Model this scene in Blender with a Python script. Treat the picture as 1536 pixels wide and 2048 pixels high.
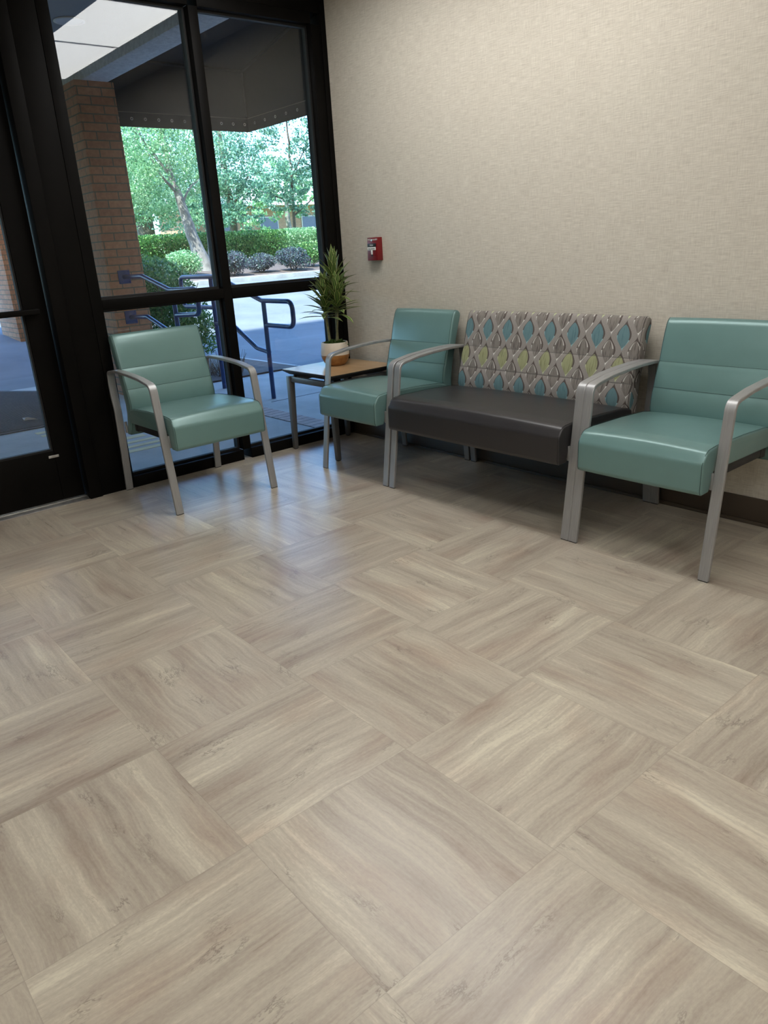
import bpy, bmesh, math, random
import numpy as np
from mathutils import Vector, Matrix

# ------------------------------------------------------------------ scene, camera, light
scene = bpy.context.scene
for o in list(bpy.data.objects):
    bpy.data.objects.remove(o)
COL = scene.collection
vs = scene.view_settings
vs.view_transform = 'Standard'
vs.look = 'None'
vs.gamma = 1.0
vs.use_curve_mapping = False
vs.exposure = 0.0
scene.cycles.use_denoising = True
scene.cycles.max_bounces = 10
scene.cycles.transparent_max_bounces = 16
scene.cycles.sample_clamp_indirect = 6.0
scene.cycles.caustics_reflective = False
scene.cycles.caustics_refractive = False

cam_d = bpy.data.cameras.new('camera')
cam = bpy.data.objects.new('camera', cam_d)
COL.objects.link(cam)
cam_d.sensor_fit = 'VERTICAL'
cam_d.sensor_height = 36.0
cam_d.lens = 1494.234 / 2048 * 36.0
cam_d.clip_start = 0.02
cam_d.clip_end = 400
R_ = Vector((0.64871181, 0.75871432, -0.05937644))
U_ = Vector((-0.22118614, 0.26261896, 0.93920603))
B_ = Vector((0.72818245, -0.59614081, 0.33818111))
M = Matrix((R_, U_, B_)).transposed().to_4x4()
M.translation = Vector((3.95468, -3.01780, 1.19507))
cam.matrix_world = M
scene.camera = cam

SUN_DIR = Vector((0.20, -0.50, 0.84)).normalized()
SKY_STRENGTH = 0.95
SUN_ENERGY = 15.0
PANEL_EMIT = 10.5

world = bpy.data.worlds.new('sky')
scene.world = world
world.use_nodes = True
wn = world.node_tree
sky = wn.nodes.new('ShaderNodeTexSky')
sky.sky_type = 'NISHITA'
sky.sun_disc = False
sky.sun_elevation = math.asin(SUN_DIR.z)
sky.sun_rotation = math.atan2(SUN_DIR.x, SUN_DIR.y)
sky.air_density = 1.2
sky.dust_density = 0.6
sky.ozone_density = 1.5
tint = wn.nodes.new('ShaderNodeMix')                      # the camera's white balance sits on the indoor lamps
tint.data_type = 'RGBA'; tint.blend_type = 'MULTIPLY'
tint.inputs[0].default_value = 1.0
tint.inputs[7].default_value = (0.62, 0.90, 1.25, 1.0)
wn.links.new(sky.outputs[0], tint.inputs[6])
wn.links.new(tint.outputs[2], wn.nodes['Background'].inputs[0])
wn.nodes['Background'].inputs[1].default_value = SKY_STRENGTH

sun_d = bpy.data.lights.new('sun', 'SUN')
sun_d.energy = SUN_ENERGY
sun_d.angle = 0.01
sun_d.color = (0.90, 1.0, 1.0)
sun = bpy.data.objects.new('sun', sun_d)
COL.objects.link(sun)
sun.rotation_euler = SUN_DIR.to_track_quat('Z', 'Y').to_euler()

# ------------------------------------------------------------------ material helpers
class NT:
    def __init__(self, name):
        self.m = bpy.data.materials.new(name)
        self.m.use_nodes = True
        self.t = self.m.node_tree
        self.b = self.t.nodes['Principled BSDF']
        self.out = self.t.nodes['Material Output']
    def n(self, typ, **kw):
        nd = self.t.nodes.new(typ)
        for k, v in kw.items():
            setattr(nd, k, v)
        return nd
    def put(self, sock, v):
        if isinstance(v, bpy.types.NodeSocket):
            self.t.links.new(v, sock)
        elif v is not None:
            sock.default_value = v
    def ma(self, op, a, b=None, c=None, clamp=False):
        nd = self.n('ShaderNodeMath', operation=op, use_clamp=clamp)
        for i, v in enumerate((a, b, c)):
            self.put(nd.inputs[i], v)
        return nd.outputs[0]
    def mix(self, f, a, b, blend='MIX'):
        nd = self.n('ShaderNodeMix', data_type='RGBA', blend_type=blend)
        self.put(nd.inputs[0], f)
        self.put(nd.inputs[6], rgba(a)); self.put(nd.inputs[7], rgba(b))
        return nd.outputs[2]
    def ramp(self, f, stops):
        nd = self.n('ShaderNodeValToRGB')
        while len(nd.color_ramp.elements) < len(stops):
            nd.color_ramp.elements.new(0.5)
        for e, (p, c) in zip(nd.color_ramp.elements, stops):
            e.position = p; e.color = rgba(c)
        self.put(nd.inputs[0], f)
        return nd.outputs[0]
    def noise(self, vec, scale, detail=2, rough=0.5, dist=0.0):
        nd = self.n('ShaderNodeTexNoise')
        self.put(nd.inputs['Vector'], vec)
        nd.inputs['Scale'].default_value = scale
        nd.inputs['Detail'].default_value = detail
        nd.inputs['Roughness'].default_value = rough
        nd.inputs['Distortion'].default_value = dist
        return nd.outputs[0]
    def obj(self):
        return self.n('ShaderNodeTexCoord').outputs['Object']
    def pos(self):
        return self.n('ShaderNodeNewGeometry').outputs['Position']
    def sep(self, v):
        nd = self.n('ShaderNodeSeparateXYZ'); self.put(nd.inputs[0], v)
        return nd.outputs[0], nd.outputs[1], nd.outputs[2]
    def comb(self, x=0.0, y=0.0, z=0.0):
        nd = self.n('ShaderNodeCombineXYZ')
        for i, v in enumerate((x, y, z)):
            self.put(nd.inputs[i], v)
        return nd.outputs[0]
    def bump(self, h, strength=0.2, dist=0.002):
        nd = self.n('ShaderNodeBump')
        nd.inputs['Strength'].default_value = strength
        nd.inputs['Distance'].default_value = dist
        self.put(nd.inputs['Height'], h)
        self.put(self.b.inputs['Normal'], nd.outputs[0])
    def base(self, c, rough=0.5, metal=0.0, spec=None):
        self.put(self.b.inputs['Base Color'], rgba(c))
        self.put(self.b.inputs['Roughness'], rough)
        self.put(self.b.inputs['Metallic'], metal)
        if spec is not None:
            self.b.inputs['Specular IOR Level'].default_value = spec
        return self.m

def rgba(c):
    if isinstance(c, (tuple, list)) and len(c) == 3:
        return (c[0], c[1], c[2], 1.0)
    return c

def srgb(r, g, b):
    f = lambda v: (v / 255 / 12.92) if v / 255 <= 0.04045 else ((v / 255 + 0.055) / 1.055) ** 2.4
    return (f(r), f(g), f(b))

def plain(name, c, rough=0.5, metal=0.0, spec=None, grain=0.0, gscale=40):
    k = NT(name)
    if grain:
        f = k.noise(k.obj(), gscale, 4, 0.6)
        lo = tuple(v * (1 - grain) for v in c); hi = tuple(min(1, v * (1 + grain)) for v in c)
        c = k.ramp(f, [(0.3, lo), (0.7, hi)])
    return k.base(c, rough, metal, spec)

# ------------------------------------------------------------------ materials
def m_floor():
    k = NT('vinyl_tile')
    x, y, z = k.sep(k.obj())
    T = 0.457
    u = k.ma('DIVIDE', k.ma('SUBTRACT', x, 0.015), T)
    v = k.ma('DIVIDE', k.ma('SUBTRACT', y, 0.2692), T)
    iu = k.ma('FLOOR', u); iv = k.ma('FLOOR', v)
    fu = k.ma('SUBTRACT', u, iu); fv = k.ma('SUBTRACT', v, iv)
    par = k.ma('PINGPONG', k.ma('ADD', iu, iv), 1.0)       # 0 or 1
    mixf = lambda a, b: k.ma('ADD', k.ma('MULTIPLY', a, k.ma('SUBTRACT', 1.0, par)), k.ma('MULTIPLY', b, par))
    al = mixf(fu, fv)          # along the grain
    ac = mixf(fv, fu)          # across the grain
    wn_ = k.n('ShaderNodeTexWhiteNoise', noise_dimensions='2D')
    k.put(wn_.inputs['Vector'], k.comb(iu, iv, 0.0))
    rnd = wn_.outputs['Value']
    rx, ry, rz = k.sep(wn_.outputs['Color'])
    off = k.ma('MULTIPLY', rnd, 60.0)
    off2 = k.ma('MULTIPLY', ry, 40.0)
    wob = k.noise(k.comb(k.ma('ADD', k.ma('MULTIPLY', al, 1.5), off), k.ma('ADD', k.ma('MULTIPLY', ac, 1.6), off2), 0.0), 1.0, 3, 0.5)
    acw = k.ma('ADD', ac, k.ma('MULTIPLY', k.ma('SUBTRACT', wob, 0.5), 0.12))
    band = k.noise(k.comb(k.ma('ADD', k.ma('MULTIPLY', al, 0.5), off), k.ma('ADD', k.ma('MULTIPLY', acw, 5.5), off2), 0.0), 1.0, 5, 0.6, 0.0)
    fine = k.noise(k.comb(k.ma('ADD', k.ma('MULTIPLY', al, 1.5), off2), k.ma('ADD', k.ma('MULTIPLY', acw, 30.0), off), 3.0), 1.0, 5, 0.68)
    speck = k.noise(k.comb(k.ma('ADD', k.ma('MULTIPLY', al, 40.0), off2), k.ma('ADD', k.ma('MULTIPLY', ac, 80.0), off), 7.0), 1.0, 2, 0.6)
    val = k.ma('ADD', k.ma('ADD', k.ma('MULTIPLY', band, 0.61), k.ma('MULTIPLY', fine, 0.40)), k.ma('MULTIPLY', k.ma('SUBTRACT', rnd, 0.55), 0.05))
    val = k.ma('ADD', val, k.ma('MULTIPLY', k.ma('SUBTRACT', speck, 0.5), 0.16))
    col = k.ramp(val, [(0.30, srgb(140, 128, 115)), (0.42, srgb(159, 148, 133)), (0.50, srgb(171, 161, 145)),
                       (0.57, srgb(181, 172, 154)), (0.66, srgb(202, 194, 173))])
    # pinkish grey clouds
    cl = k.noise(k.comb(k.ma('ADD', k.ma('MULTIPLY', al, 1.4), off2), k.ma('ADD', k.ma('MULTIPLY', acw, 3.2), off), 11.0), 1.0, 3, 0.5)
    cf = k.ma('MULTIPLY', k.ma('SUBTRACT', cl, 0.5), 2.6, clamp=True)
    col = k.mix(cf, col, k.mix(1.0, col, srgb(226, 208, 205), 'MULTIPLY'))
    # thin dark veins that follow the bands in places
    vn = k.noise(k.comb(k.ma('ADD', k.ma('MULTIPLY', al, 3.4), off), k.ma('ADD', k.ma('MULTIPLY', acw, 9.0), off2), 21.0), 1.0, 5, 0.7)
    ln = k.ma('SUBTRACT', 1.0, k.ma('MULTIPLY', k.ma('ABSOLUTE', k.ma('SUBTRACT', vn, 0.5)), 38.0), clamp=True)
    gate = k.noise(k.comb(k.ma('ADD', k.ma('MULTIPLY', al, 3.0), off2), k.ma('ADD', k.ma('MULTIPLY', ac, 5.0), off), 31.0), 1.0, 2)
    gate = k.ma('MULTIPLY', k.ma('SUBTRACT', gate, 0.56), 7.0, clamp=True)
    col = k.mix(k.ma('MULTIPLY', k.ma('MULTIPLY', ln, gate), 0.6), col, srgb(92, 80, 72))
    # joints between tiles
    e = k.ma('MINIMUM', k.ma('MINIMUM', fu, k.ma('SUBTRACT', 1.0, fu)), k.ma('MINIMUM', fv, k.ma('SUBTRACT', 1.0, fv)))
    jt = k.ma('SUBTRACT', 1.0, k.ma('DIVIDE', e, 0.0028), clamp=True)
    col = k.mix(k.ma('MULTIPLY', jt, 0.28), col, srgb(84, 74, 64))
    rough = k.ma('ADD', 0.23, k.ma('MULTIPLY', fine, 0.14))
    k.base(col, rough, 0.0, 0.5)
    k.bump(k.ma('ADD', k.ma('MULTIPLY', fine, 0.6), k.ma('MULTIPLY', speck, 0.4)), 0.10, 0.0012)
    return k.m

def m_wall():
    k = NT('linen_wallcovering')
    x, y, z = k.sep(k.pos())
    h = k.ma('ADD', x, y)
    th = k.noise(k.comb(k.ma('MULTIPLY', h, 16.0), 0.0, k.ma('MULTIPLY', z, 300.0)), 1.0, 3, 0.65)
    tv = k.noise(k.comb(k.ma('MULTIPLY', h, 300.0), 5.0, k.ma('MULTIPLY', z, 20.0)), 1.0, 3, 0.65)
    bl = k.noise(k.comb(h, 2.0, z), 7.0, 4, 0.6)
    f = k.ma('ADD', k.ma('ADD', k.ma('MULTIPLY', th, 0.55), k.ma('MULTIPLY', tv, 0.37)), k.ma('MULTIPLY', bl, 0.08))
    col = k.ramp(f, [(0.34, srgb(176, 168, 154)), (0.5, srgb(197, 190, 176)), (0.66, srgb(215, 209, 195))])
    # hairline drop seams of the wallcovering
    s = k.ma('ABSOLUTE', k.ma('SUBTRACT', k.ma('FRACT', k.ma('DIVIDE', k.ma('SUBTRACT', h, 1.03), 1.32)), 0.5))
    sm = k.ma('GREATER_THAN', s, 0.4993)
    col = k.mix(k.ma('MULTIPLY', sm, 0.12), col, srgb(140, 132, 118))
    k.base(col, 0.72, 0.0, 0.25)
    k.bump(f, 0.15, 0.0006)
    return k.m

def m_vinyl(name, c, rough, metal=0.0):
    k = NT(name)
    o = k.obj()
    g = k.noise(o, 700, 2, 0.5)
    wv = k.noise(o, 9, 3, 0.5)
    c2 = tuple(v * 0.90 for v in c)
    k.base(k.mix(wv, c2, tuple(v * 1.08 for v in c)), rough, metal, 0.5)
    k.bump(k.ma('ADD', k.ma('MULTIPLY', g, 0.12), k.ma('MULTIPLY', wv, 1.4)), 0.16, 0.004)
    return k.m

def m_leaf_fabric():
    k = NT('leaf_pattern_fabric')
    x, y, z = k.sep(k.obj())
    nx, ny, nz = k.sep(k.n('ShaderNodeTexCoord').outputs['Normal'])
    side = k.ma('GREATER_THAN', k.ma('ABSOLUTE', nx), 0.75)
    x = k.ma('ADD', k.ma('MULTIPLY', x, k.ma('SUBTRACT', 1.0, side)), k.ma('MULTIPLY', k.ma('SUBTRACT', 0.53, y), side))
    P = 0.1305
    u0 = k.ma('DIVIDE', k.ma('ADD', x, 5.0 * P + 0.028), P)
    v0 = k.ma('DIVIDE', k.ma('SUBTRACT', z, 0.430), P)
    weave = k.noise(k.comb(k.ma('MULTIPLY', x, 260.0), 0.0, k.ma('MULTIPLY', z, 700.0)), 1.0, 2)
    col = k.ramp(weave, [(0.3, srgb(124, 119, 114)), (0.7, srgb(150, 144, 138))])
    def lattice(du, dv, pair):
        nonlocal col
        uu = k.ma('ADD', u0, du); vv = k.ma('ADD', v0, dv)
        iv = k.ma('FLOOR', vv)
        fx = k.ma('SUBTRACT', k.ma('FRACT', uu), 0.5)
        fy = k.ma('SUBTRACT', k.ma('FRACT', vv), 0.5)
        fxs = k.ma('ADD', fx, k.ma('MULTIPLY', k.ma('SUBTRACT', weave, 0.5), 0.02))
        ax = k.ma('ABSOLUTE', fxs)
        cs = k.ma('COSINE', k.ma('MULTIPLY', fy, math.pi))
        h = k.ma('MULTIPLY', k.ma('POWER', cs, 1.7), 0.268)
        outer = k.ma('LESS_THAN', ax, h)
        # the coloured heart of the leaf sits a little left, so the dark rim swells at the upper right
        xs = k.ma('ADD', fxs, 0.020)
        ax2 = k.ma('ABSOLUTE', xs)
        uu2 = k.ma('MINIMUM', k.ma('ABSOLUTE', k.ma('DIVIDE', k.ma('ADD', fy, 0.028), 0.375)), 1.0)
        h2 = k.ma('MULTIPLY', k.ma('POWER', k.ma('SUBTRACT', 1.0, k.ma('POWER', uu2, 1.9)), 0.80), 0.222)
        inner = k.ma('LESS_THAN', ax2, h2)
        low = k.ma('LESS_THAN', k.ma('ADD', fy, k.ma('MULTIPLY', fxs, 0.3)), -0.075)
        ribs = k.noise(k.comb(k.ma('MULTIPLY', k.ma('DIVIDE', fxs, k.ma('ADD', h2, 0.06)), 5.5), k.ma('MULTIPLY', vv, 2.0), k.ma('ADD', k.ma('MULTIPLY', k.ma('FLOOR', uu), 3.7), du)), 1.0, 3, 0.6)
        rib = k.ma('MULTIPLY', k.ma('SUBTRACT', 0.50, ribs), 7.0, clamp=True)
        if pair is None:
            icm = k.mix(k.ma('MULTIPLY', rib, 0.85), srgb(124, 118, 112), srgb(82, 76, 72))
            vee = k.ma('MULTIPLY', k.ma('GREATER_THAN', ax2, k.ma('MULTIPLY', h2, 0.74)), k.ma('GREATER_THAN', fy, 0.06))
            icm = k.mix(k.ma('MULTIPLY', vee, 0.75), icm, srgb(196, 192, 184))
            lo = srgb(205, 202, 195)
        else:
            odd = k.ma('PINGPONG', iv, 1.0)
            ic = k.mix(odd, pair[0], pair[1])
            icm = k.mix(k.ma('MULTIPLY', rib, 0.6), ic, k.mix(odd, srgb(72, 98, 106), srgb(104, 104, 76)))
            lo = k.mix(odd, srgb(132, 164, 168), srgb(180, 186, 146))
        rim = k.mix(low, srgb(86, 78, 74), lo)
        cc = k.mix(inner, rim, icm)
        col = k.mix(outer, col, cc)
    lattice(0.0, 0.0, (srgb(96, 124, 128), srgb(142, 144, 110)))
    lattice(0.5, 0.5, None)
    k.base(col, 0.85, 0.0, 0.15)
    k.bump(weave, 0.06, 0.001)
    return k.m

def m_brick(name, warm=1.0, soldier=False, paver=False):
    k = NT(name)
    x, y, z = k.sep(k.pos())
    if paver:
        vec = k.comb(k.ma('ADD', y, 0.02), x, 0.0)
    else:
        vec = k.comb(k.ma('ADD', k.ma('ADD', x, y), 0.05), z, 0.0)
    b = k.n('ShaderNodeTexBrick')
    k.put(b.inputs['Vector'], vec)
    b.inputs['Scale'].default_value = 1.0
    b.inputs['Brick Width'].default_value = 0.205
    b.inputs['Row Height'].default_value = 0.0677 if not paver else 0.085
    b.inputs['Mortar Size'].default_value = 0.0055
    b.inputs['Mortar Smooth'].default_value = 0.2
    b.offset = 0.0 if paver else 0.5
    b.inputs['Color1'].default_value = rgba(srgb(218, 160, 122) if not paver else srgb(200, 190, 186))
    b.inputs['Color2'].default_value = rgba(srgb(188, 132, 102) if not paver else srgb(176, 170, 168))
    b.inputs['Mortar'].default_value = rgba(srgb(126, 120, 102) if not paver else srgb(84, 84, 84))
    nz = k.noise(k.pos(), 26, 4, 0.6)
    col = k.mix(0.35, b.outputs['Color'], k.ramp(nz, [(0.3, srgb(146, 98, 74)), (0.7, srgb(224, 170, 130))]))
    col = k.mix(k.ma('MULTIPLY', b.outputs['Fac'], 0.9), col, b.outputs['Color'])
    k.base(col, 0.85, 0.0, 0.2)
    k.bump(k.ma('ADD', k.ma('SUBTRACT', 1.0, b.outputs['Fac']), k.ma('MULTIPLY', nz, 0.3)), 0.6, 0.006)
    return k.m

def m_ground(name, a, b, scale, rough=0.85, speck=0.25):
    k = NT(name)
    p = k.pos()
    n1 = k.noise(p, scale, 5, 0.6)
    n2 = k.noise(p, 160, 3, 0.7)
    f = k.ma('ADD', k.ma('MULTIPLY', n1, 1 - speck), k.ma('MULTIPLY', n2, speck))
    k.base(k.ramp(f, [(0.35, a), (0.65, b)]), rough, 0.0, 0.25)
    k.bump(n2, 0.3, 0.003)
    return k.m

def m_glass():
    k = NT('window_glass')
    k.t.nodes.remove(k.b)
    tr = k.n('ShaderNodeBsdfTransparent'); tr.inputs[0].default_value = (0.94, 0.965, 0.96, 1)
    gl = k.n('ShaderNodeBsdfGlossy'); gl.inputs['Roughness'].default_value = 0.0
    gl.inputs['Color'].default_value = (1, 1, 1, 1)
    fr = k.n('ShaderNodeFresnel'); fr.inputs['IOR'].default_value = 1.52
    mx = k.n('ShaderNodeMixShader')
    k.t.links.new(k.ma('MULTIPLY', fr.outputs[0], 0.70), mx.inputs[0])
    k.t.links.new(tr.outputs[0], mx.inputs[1]); k.t.links.new(gl.outputs[0], mx.inputs[2])
    k.t.links.new(mx.outputs[0], k.out.inputs[0])
    return k.m

def m_emit(name, c, s):
    k = NT(name)
    k.t.nodes.remove(k.b)
    e = k.n('ShaderNodeEmission'); e.inputs[0].default_value = rgba(c); e.inputs[1].default_value = s
    k.t.links.new(e.outputs[0], k.out.inputs[0])
    return k.m

def m_leaf(name, stops, trans=0.35, rough=0.36):
    k = NT(name)
    r = k.n('ShaderNodeNewGeometry').outputs['Random Per Island']
    col = k.ramp(r, stops)
    k.base(col, rough, 0.0, 0.35)
    tl = k.n('ShaderNodeBsdfTranslucent')
    k.put(tl.inputs[0], col)
    mx = k.n('ShaderNodeMixShader'); mx.inputs[0].default_value = trans
    k.t.links.new(k.b.outputs[0], mx.inputs[1]); k.t.links.new(tl.outputs[0], mx.inputs[2])
    k.t.links.new(mx.outputs[0], k.out.inputs[0])
    return k.m

def m_dracaena():
    k = NT('variegated_leaf')
    uv = k.n('ShaderNodeUVMap').outputs[0]
    u, v, _ = k.sep(uv)
    d = k.ma('ABSOLUTE', k.ma('SUBTRACT', u, 0.5))
    st = k.noise(k.comb(k.ma('MULTIPLY', u, 16.0), k.ma('MULTIPLY', v, 1.2), 0.0), 1.0, 2)
    c = k.ramp(k.ma('ADD', d, k.ma('MULTIPLY', k.ma('SUBTRACT', st, 0.5), 0.12)),
               [(0.05, srgb(112, 136, 70)), (0.20, srgb(62, 88, 46)), (0.33, srgb(54, 78, 42)), (0.41, srgb(178, 186, 118))])
    k.base(c, 0.4, 0.0, 0.4)
    return k.m

def m_frame():
    k = NT('dark_anodised_frame')
    n = k.noise(k.pos(), 3.0, 3, 0.6)
    k.base(k.ramp(n, [(0.3, (0.0032, 0.0029, 0.0026)), (0.7, (0.0058, 0.005, 0.0043))]), 0.5, 0.0, 0.06)
    return k.m

def m_silver():
    k = NT('silver_powder_coat')
    x, y, z = k.sep(k.obj())
    n = k.noise(k.comb(k.ma('MULTIPLY', x, 500.0), k.ma('MULTIPLY', y, 30.0), k.ma('MULTIPLY', z, 12.0)), 1.0, 2)
    k.base(k.ramp(n, [(0.3, (0.31, 0.31, 0.308)), (0.7, (0.38, 0.38, 0.377))]), 0.40, 0.5, 0.5)
    return k.m

def m_wood(name, a, b, rough=0.35, scale=1.0, spec=0.5):
    k = NT(name)
    x, y, z = k.sep(k.obj())
    n = k.noise(k.comb(k.ma('MULTIPLY', x, 3.0 * scale), k.ma('MULTIPLY', y, 60.0 * scale), k.ma('MULTIPLY', z, 60.0 * scale)), 1.0, 4, 0.6)
    k.base(k.ramp(n, [(0.3, a), (0.7, b)]), rough, 0.0, spec)
    return k.m

MT = {}
MT['floor'] = m_floor()
MT['wall'] = m_wall()
MT['ceiling'] = plain('ceiling_white', (0.60, 0.59, 0.57), 0.9)
MT['frame'] = m_frame()
MT['gasket'] = plain('black_gasket', (0.004, 0.004, 0.004), 0.7)
MT['glass'] = m_glass()
MT['teal'] = m_vinyl('teal_vinyl', srgb(104, 136, 133), 0.31, 0.15)
MT['charcoal'] = m_vinyl('charcoal_vinyl', srgb(45, 43, 44), 0.36)
MT['thread'] = plain('seam_thread', (0.02, 0.05, 0.05), 0.7)
MT['softthread'] = plain('soft_seam_thread', (0.035, 0.075, 0.075), 0.7)
MT['greythread'] = plain('grey_seam_thread', (0.10, 0.095, 0.09), 0.8)
MT['darkthread'] = plain('dark_seam_thread', (0.008, 0.008, 0.008), 0.7)
MT['pattern'] = m_leaf_fabric()
MT['silver'] = m_silver()
MT['black'] = plain('black_plastic', (0.01, 0.01, 0.01), 0.5)
MT['alu'] = plain('mill_aluminium', (0.55, 0.54, 0.52), 0.38, 0.9, grain=0.15)
MT['base'] = plain('brown_vinyl_base', srgb(72, 60, 48), 0.55)
MT['top'] = m_wood('maple_laminate', srgb(176, 142, 104), srgb(192, 158, 118), 0.22, 1.0, 0.5)
MT['edge'] = plain('black_table_edge', (0.012, 0.010, 0.009), 0.45)
MT['grey'] = plain('grey_metal_leg', (0.15, 0.15, 0.147), 0.4, 0.4)
MT['red'] = plain('red_plastic', (0.17, 0.004, 0.007), 0.38)
MT['white'] = plain('white_enamel', (0.78, 0.76, 0.72), 0.45)
MT['pot'] = plain('off_white_ceramic', srgb(206, 196, 180), 0.5, grain=0.06, gscale=18)
MT['potwood'] = m_wood('turned_wood', srgb(122, 82, 42), srgb(158, 112, 60), 0.38, 0.5)
MT['moss'] = m_leaf('moss_tuft', [(0.0, srgb(38, 62, 22)), (1.0, srgb(78, 104, 44))], 0.15)
MT['stem'] = plain('cane_stem', srgb(112, 112, 78), 0.7, grain=0.25, gscale=60)
MT['dracaena'] = m_dracaena()
MT['panel'] = m_emit('led_panel', (1.0, 0.985, 0.965), PANEL_EMIT)
MT['lamp'] = plain('frosted_lens', (0.8, 0.8, 0.8), 0.4)
MT['brick'] = m_brick('red_brick')
MT['paver'] = m_brick('brick_paver', paver=True)
MT['concrete'] = m_ground('broom_concrete', srgb(168, 166, 160), srgb(196, 193, 186), 2.2)
MT['asphalt'] = m_ground('worn_asphalt', srgb(104, 106, 110), srgb(122, 124, 127), 1.2)
MT['curb'] = m_ground('curb_concrete', srgb(150, 150, 148), srgb(176, 176, 172), 3.0)
MT['mulch'] = m_ground('brown_mulch', srgb(72, 60, 54), srgb(118, 102, 94), 9.0, speck=0.6)
MT['lawn'] = m_ground('far_lawn', srgb(70, 96, 44), srgb(104, 130, 62), 2.0)
MT['stucco'] = m_ground('rough_stucco', srgb(196, 196, 194), srgb(238, 238, 236), 30.0, speck=0.4)
MT['soffit'] = plain('grey_soffit', srgb(146, 150, 152), 0.9, grain=0.06, gscale=3)
MT['awning'] = plain('charcoal_canvas', srgb(34, 42, 50), 0.9, grain=0.08, gscale=5)
MT['seam'] = plain('canvas_hem_stitch', srgb(112, 112, 108), 0.9)
MT['rail'] = plain('blue_painted_steel', srgb(32, 62, 124), 0.35, grain=0.10, gscale=14)
MT['yellow'] = plain('faded_yellow_paint', srgb(222, 208, 160), 0.9, grain=0.12, gscale=8)
MT['mat'] = m_ground('ribbed_rubber', srgb(52, 53, 54), srgb(66, 66, 66), 40.0)
MT['bark'] = m_ground('pale_grey_bark', srgb(112, 104, 98), srgb(160, 152, 144), 6.0, speck=0.3)
MT['barkdark'] = m_ground('dark_bark', srgb(84, 72, 62), srgb(120, 106, 94), 6.0)
MT['leafA'] = m_leaf('bright_leaf', [(0.0, srgb(84, 136, 92)), (0.5, srgb(142, 188, 130)), (1.0, srgb(212, 232, 186))], 0.45)
MT['leafB'] = m_leaf('cool_leaf', [(0.0, srgb(58, 108, 90)), (0.6, srgb(110, 162, 132)), (1.0, srgb(192, 222, 182))], 0.42)
MT['leafC'] = m_leaf('hedge_leaf', [(0.0, srgb(44, 96, 50)), (0.6, srgb(88, 146, 70)), (1.0, srgb(164, 204, 116))], 0.3)
MT['leafD'] = m_leaf('purple_grey_leaf', [(0.0, srgb(66, 66, 78)), (0.6, srgb(92, 98, 106)), (1.0, srgb(96, 126, 104))], 0.25)
MT['leafE'] = m_leaf('nandina_leaf', [(0.0, srgb(48, 96, 52)), (0.6, srgb(92, 142, 76)), (1.0, srgb(160, 188, 108))], 0.35)
MT['twig'] = plain('dry_twig', srgb(120, 100, 86), 0.9)
MT['facade'] = plain('tan_facade', srgb(168, 150, 130), 0.9)
MT['roof'] = plain('pale_roof', srgb(222, 206, 196), 0.8)
MT['paper'] = plain('crumpled_paper', srgb(220, 214, 204), 0.9)
MT['pane_dark'] = plain('dark_far_pane', srgb(70, 84, 110), 0.2)

# ------------------------------------------------------------------ mesh helpers
def props(o, label=None, cat=None, group=None, kind=None):
    if label: o['label'] = label
    if cat: o['category'] = cat
    if group: o['group'] = group
    if kind: o['kind'] = kind
    return o

def empty(name, loc=(0, 0, 0), rz=0.0, **kw):
    o = bpy.data.objects.new(name, None)
    o.empty_display_size = 0.1
    COL.objects.link(o)
    o.location = loc
    o.rotation_euler = (0, 0, rz)
    return props(o, **kw)

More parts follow.
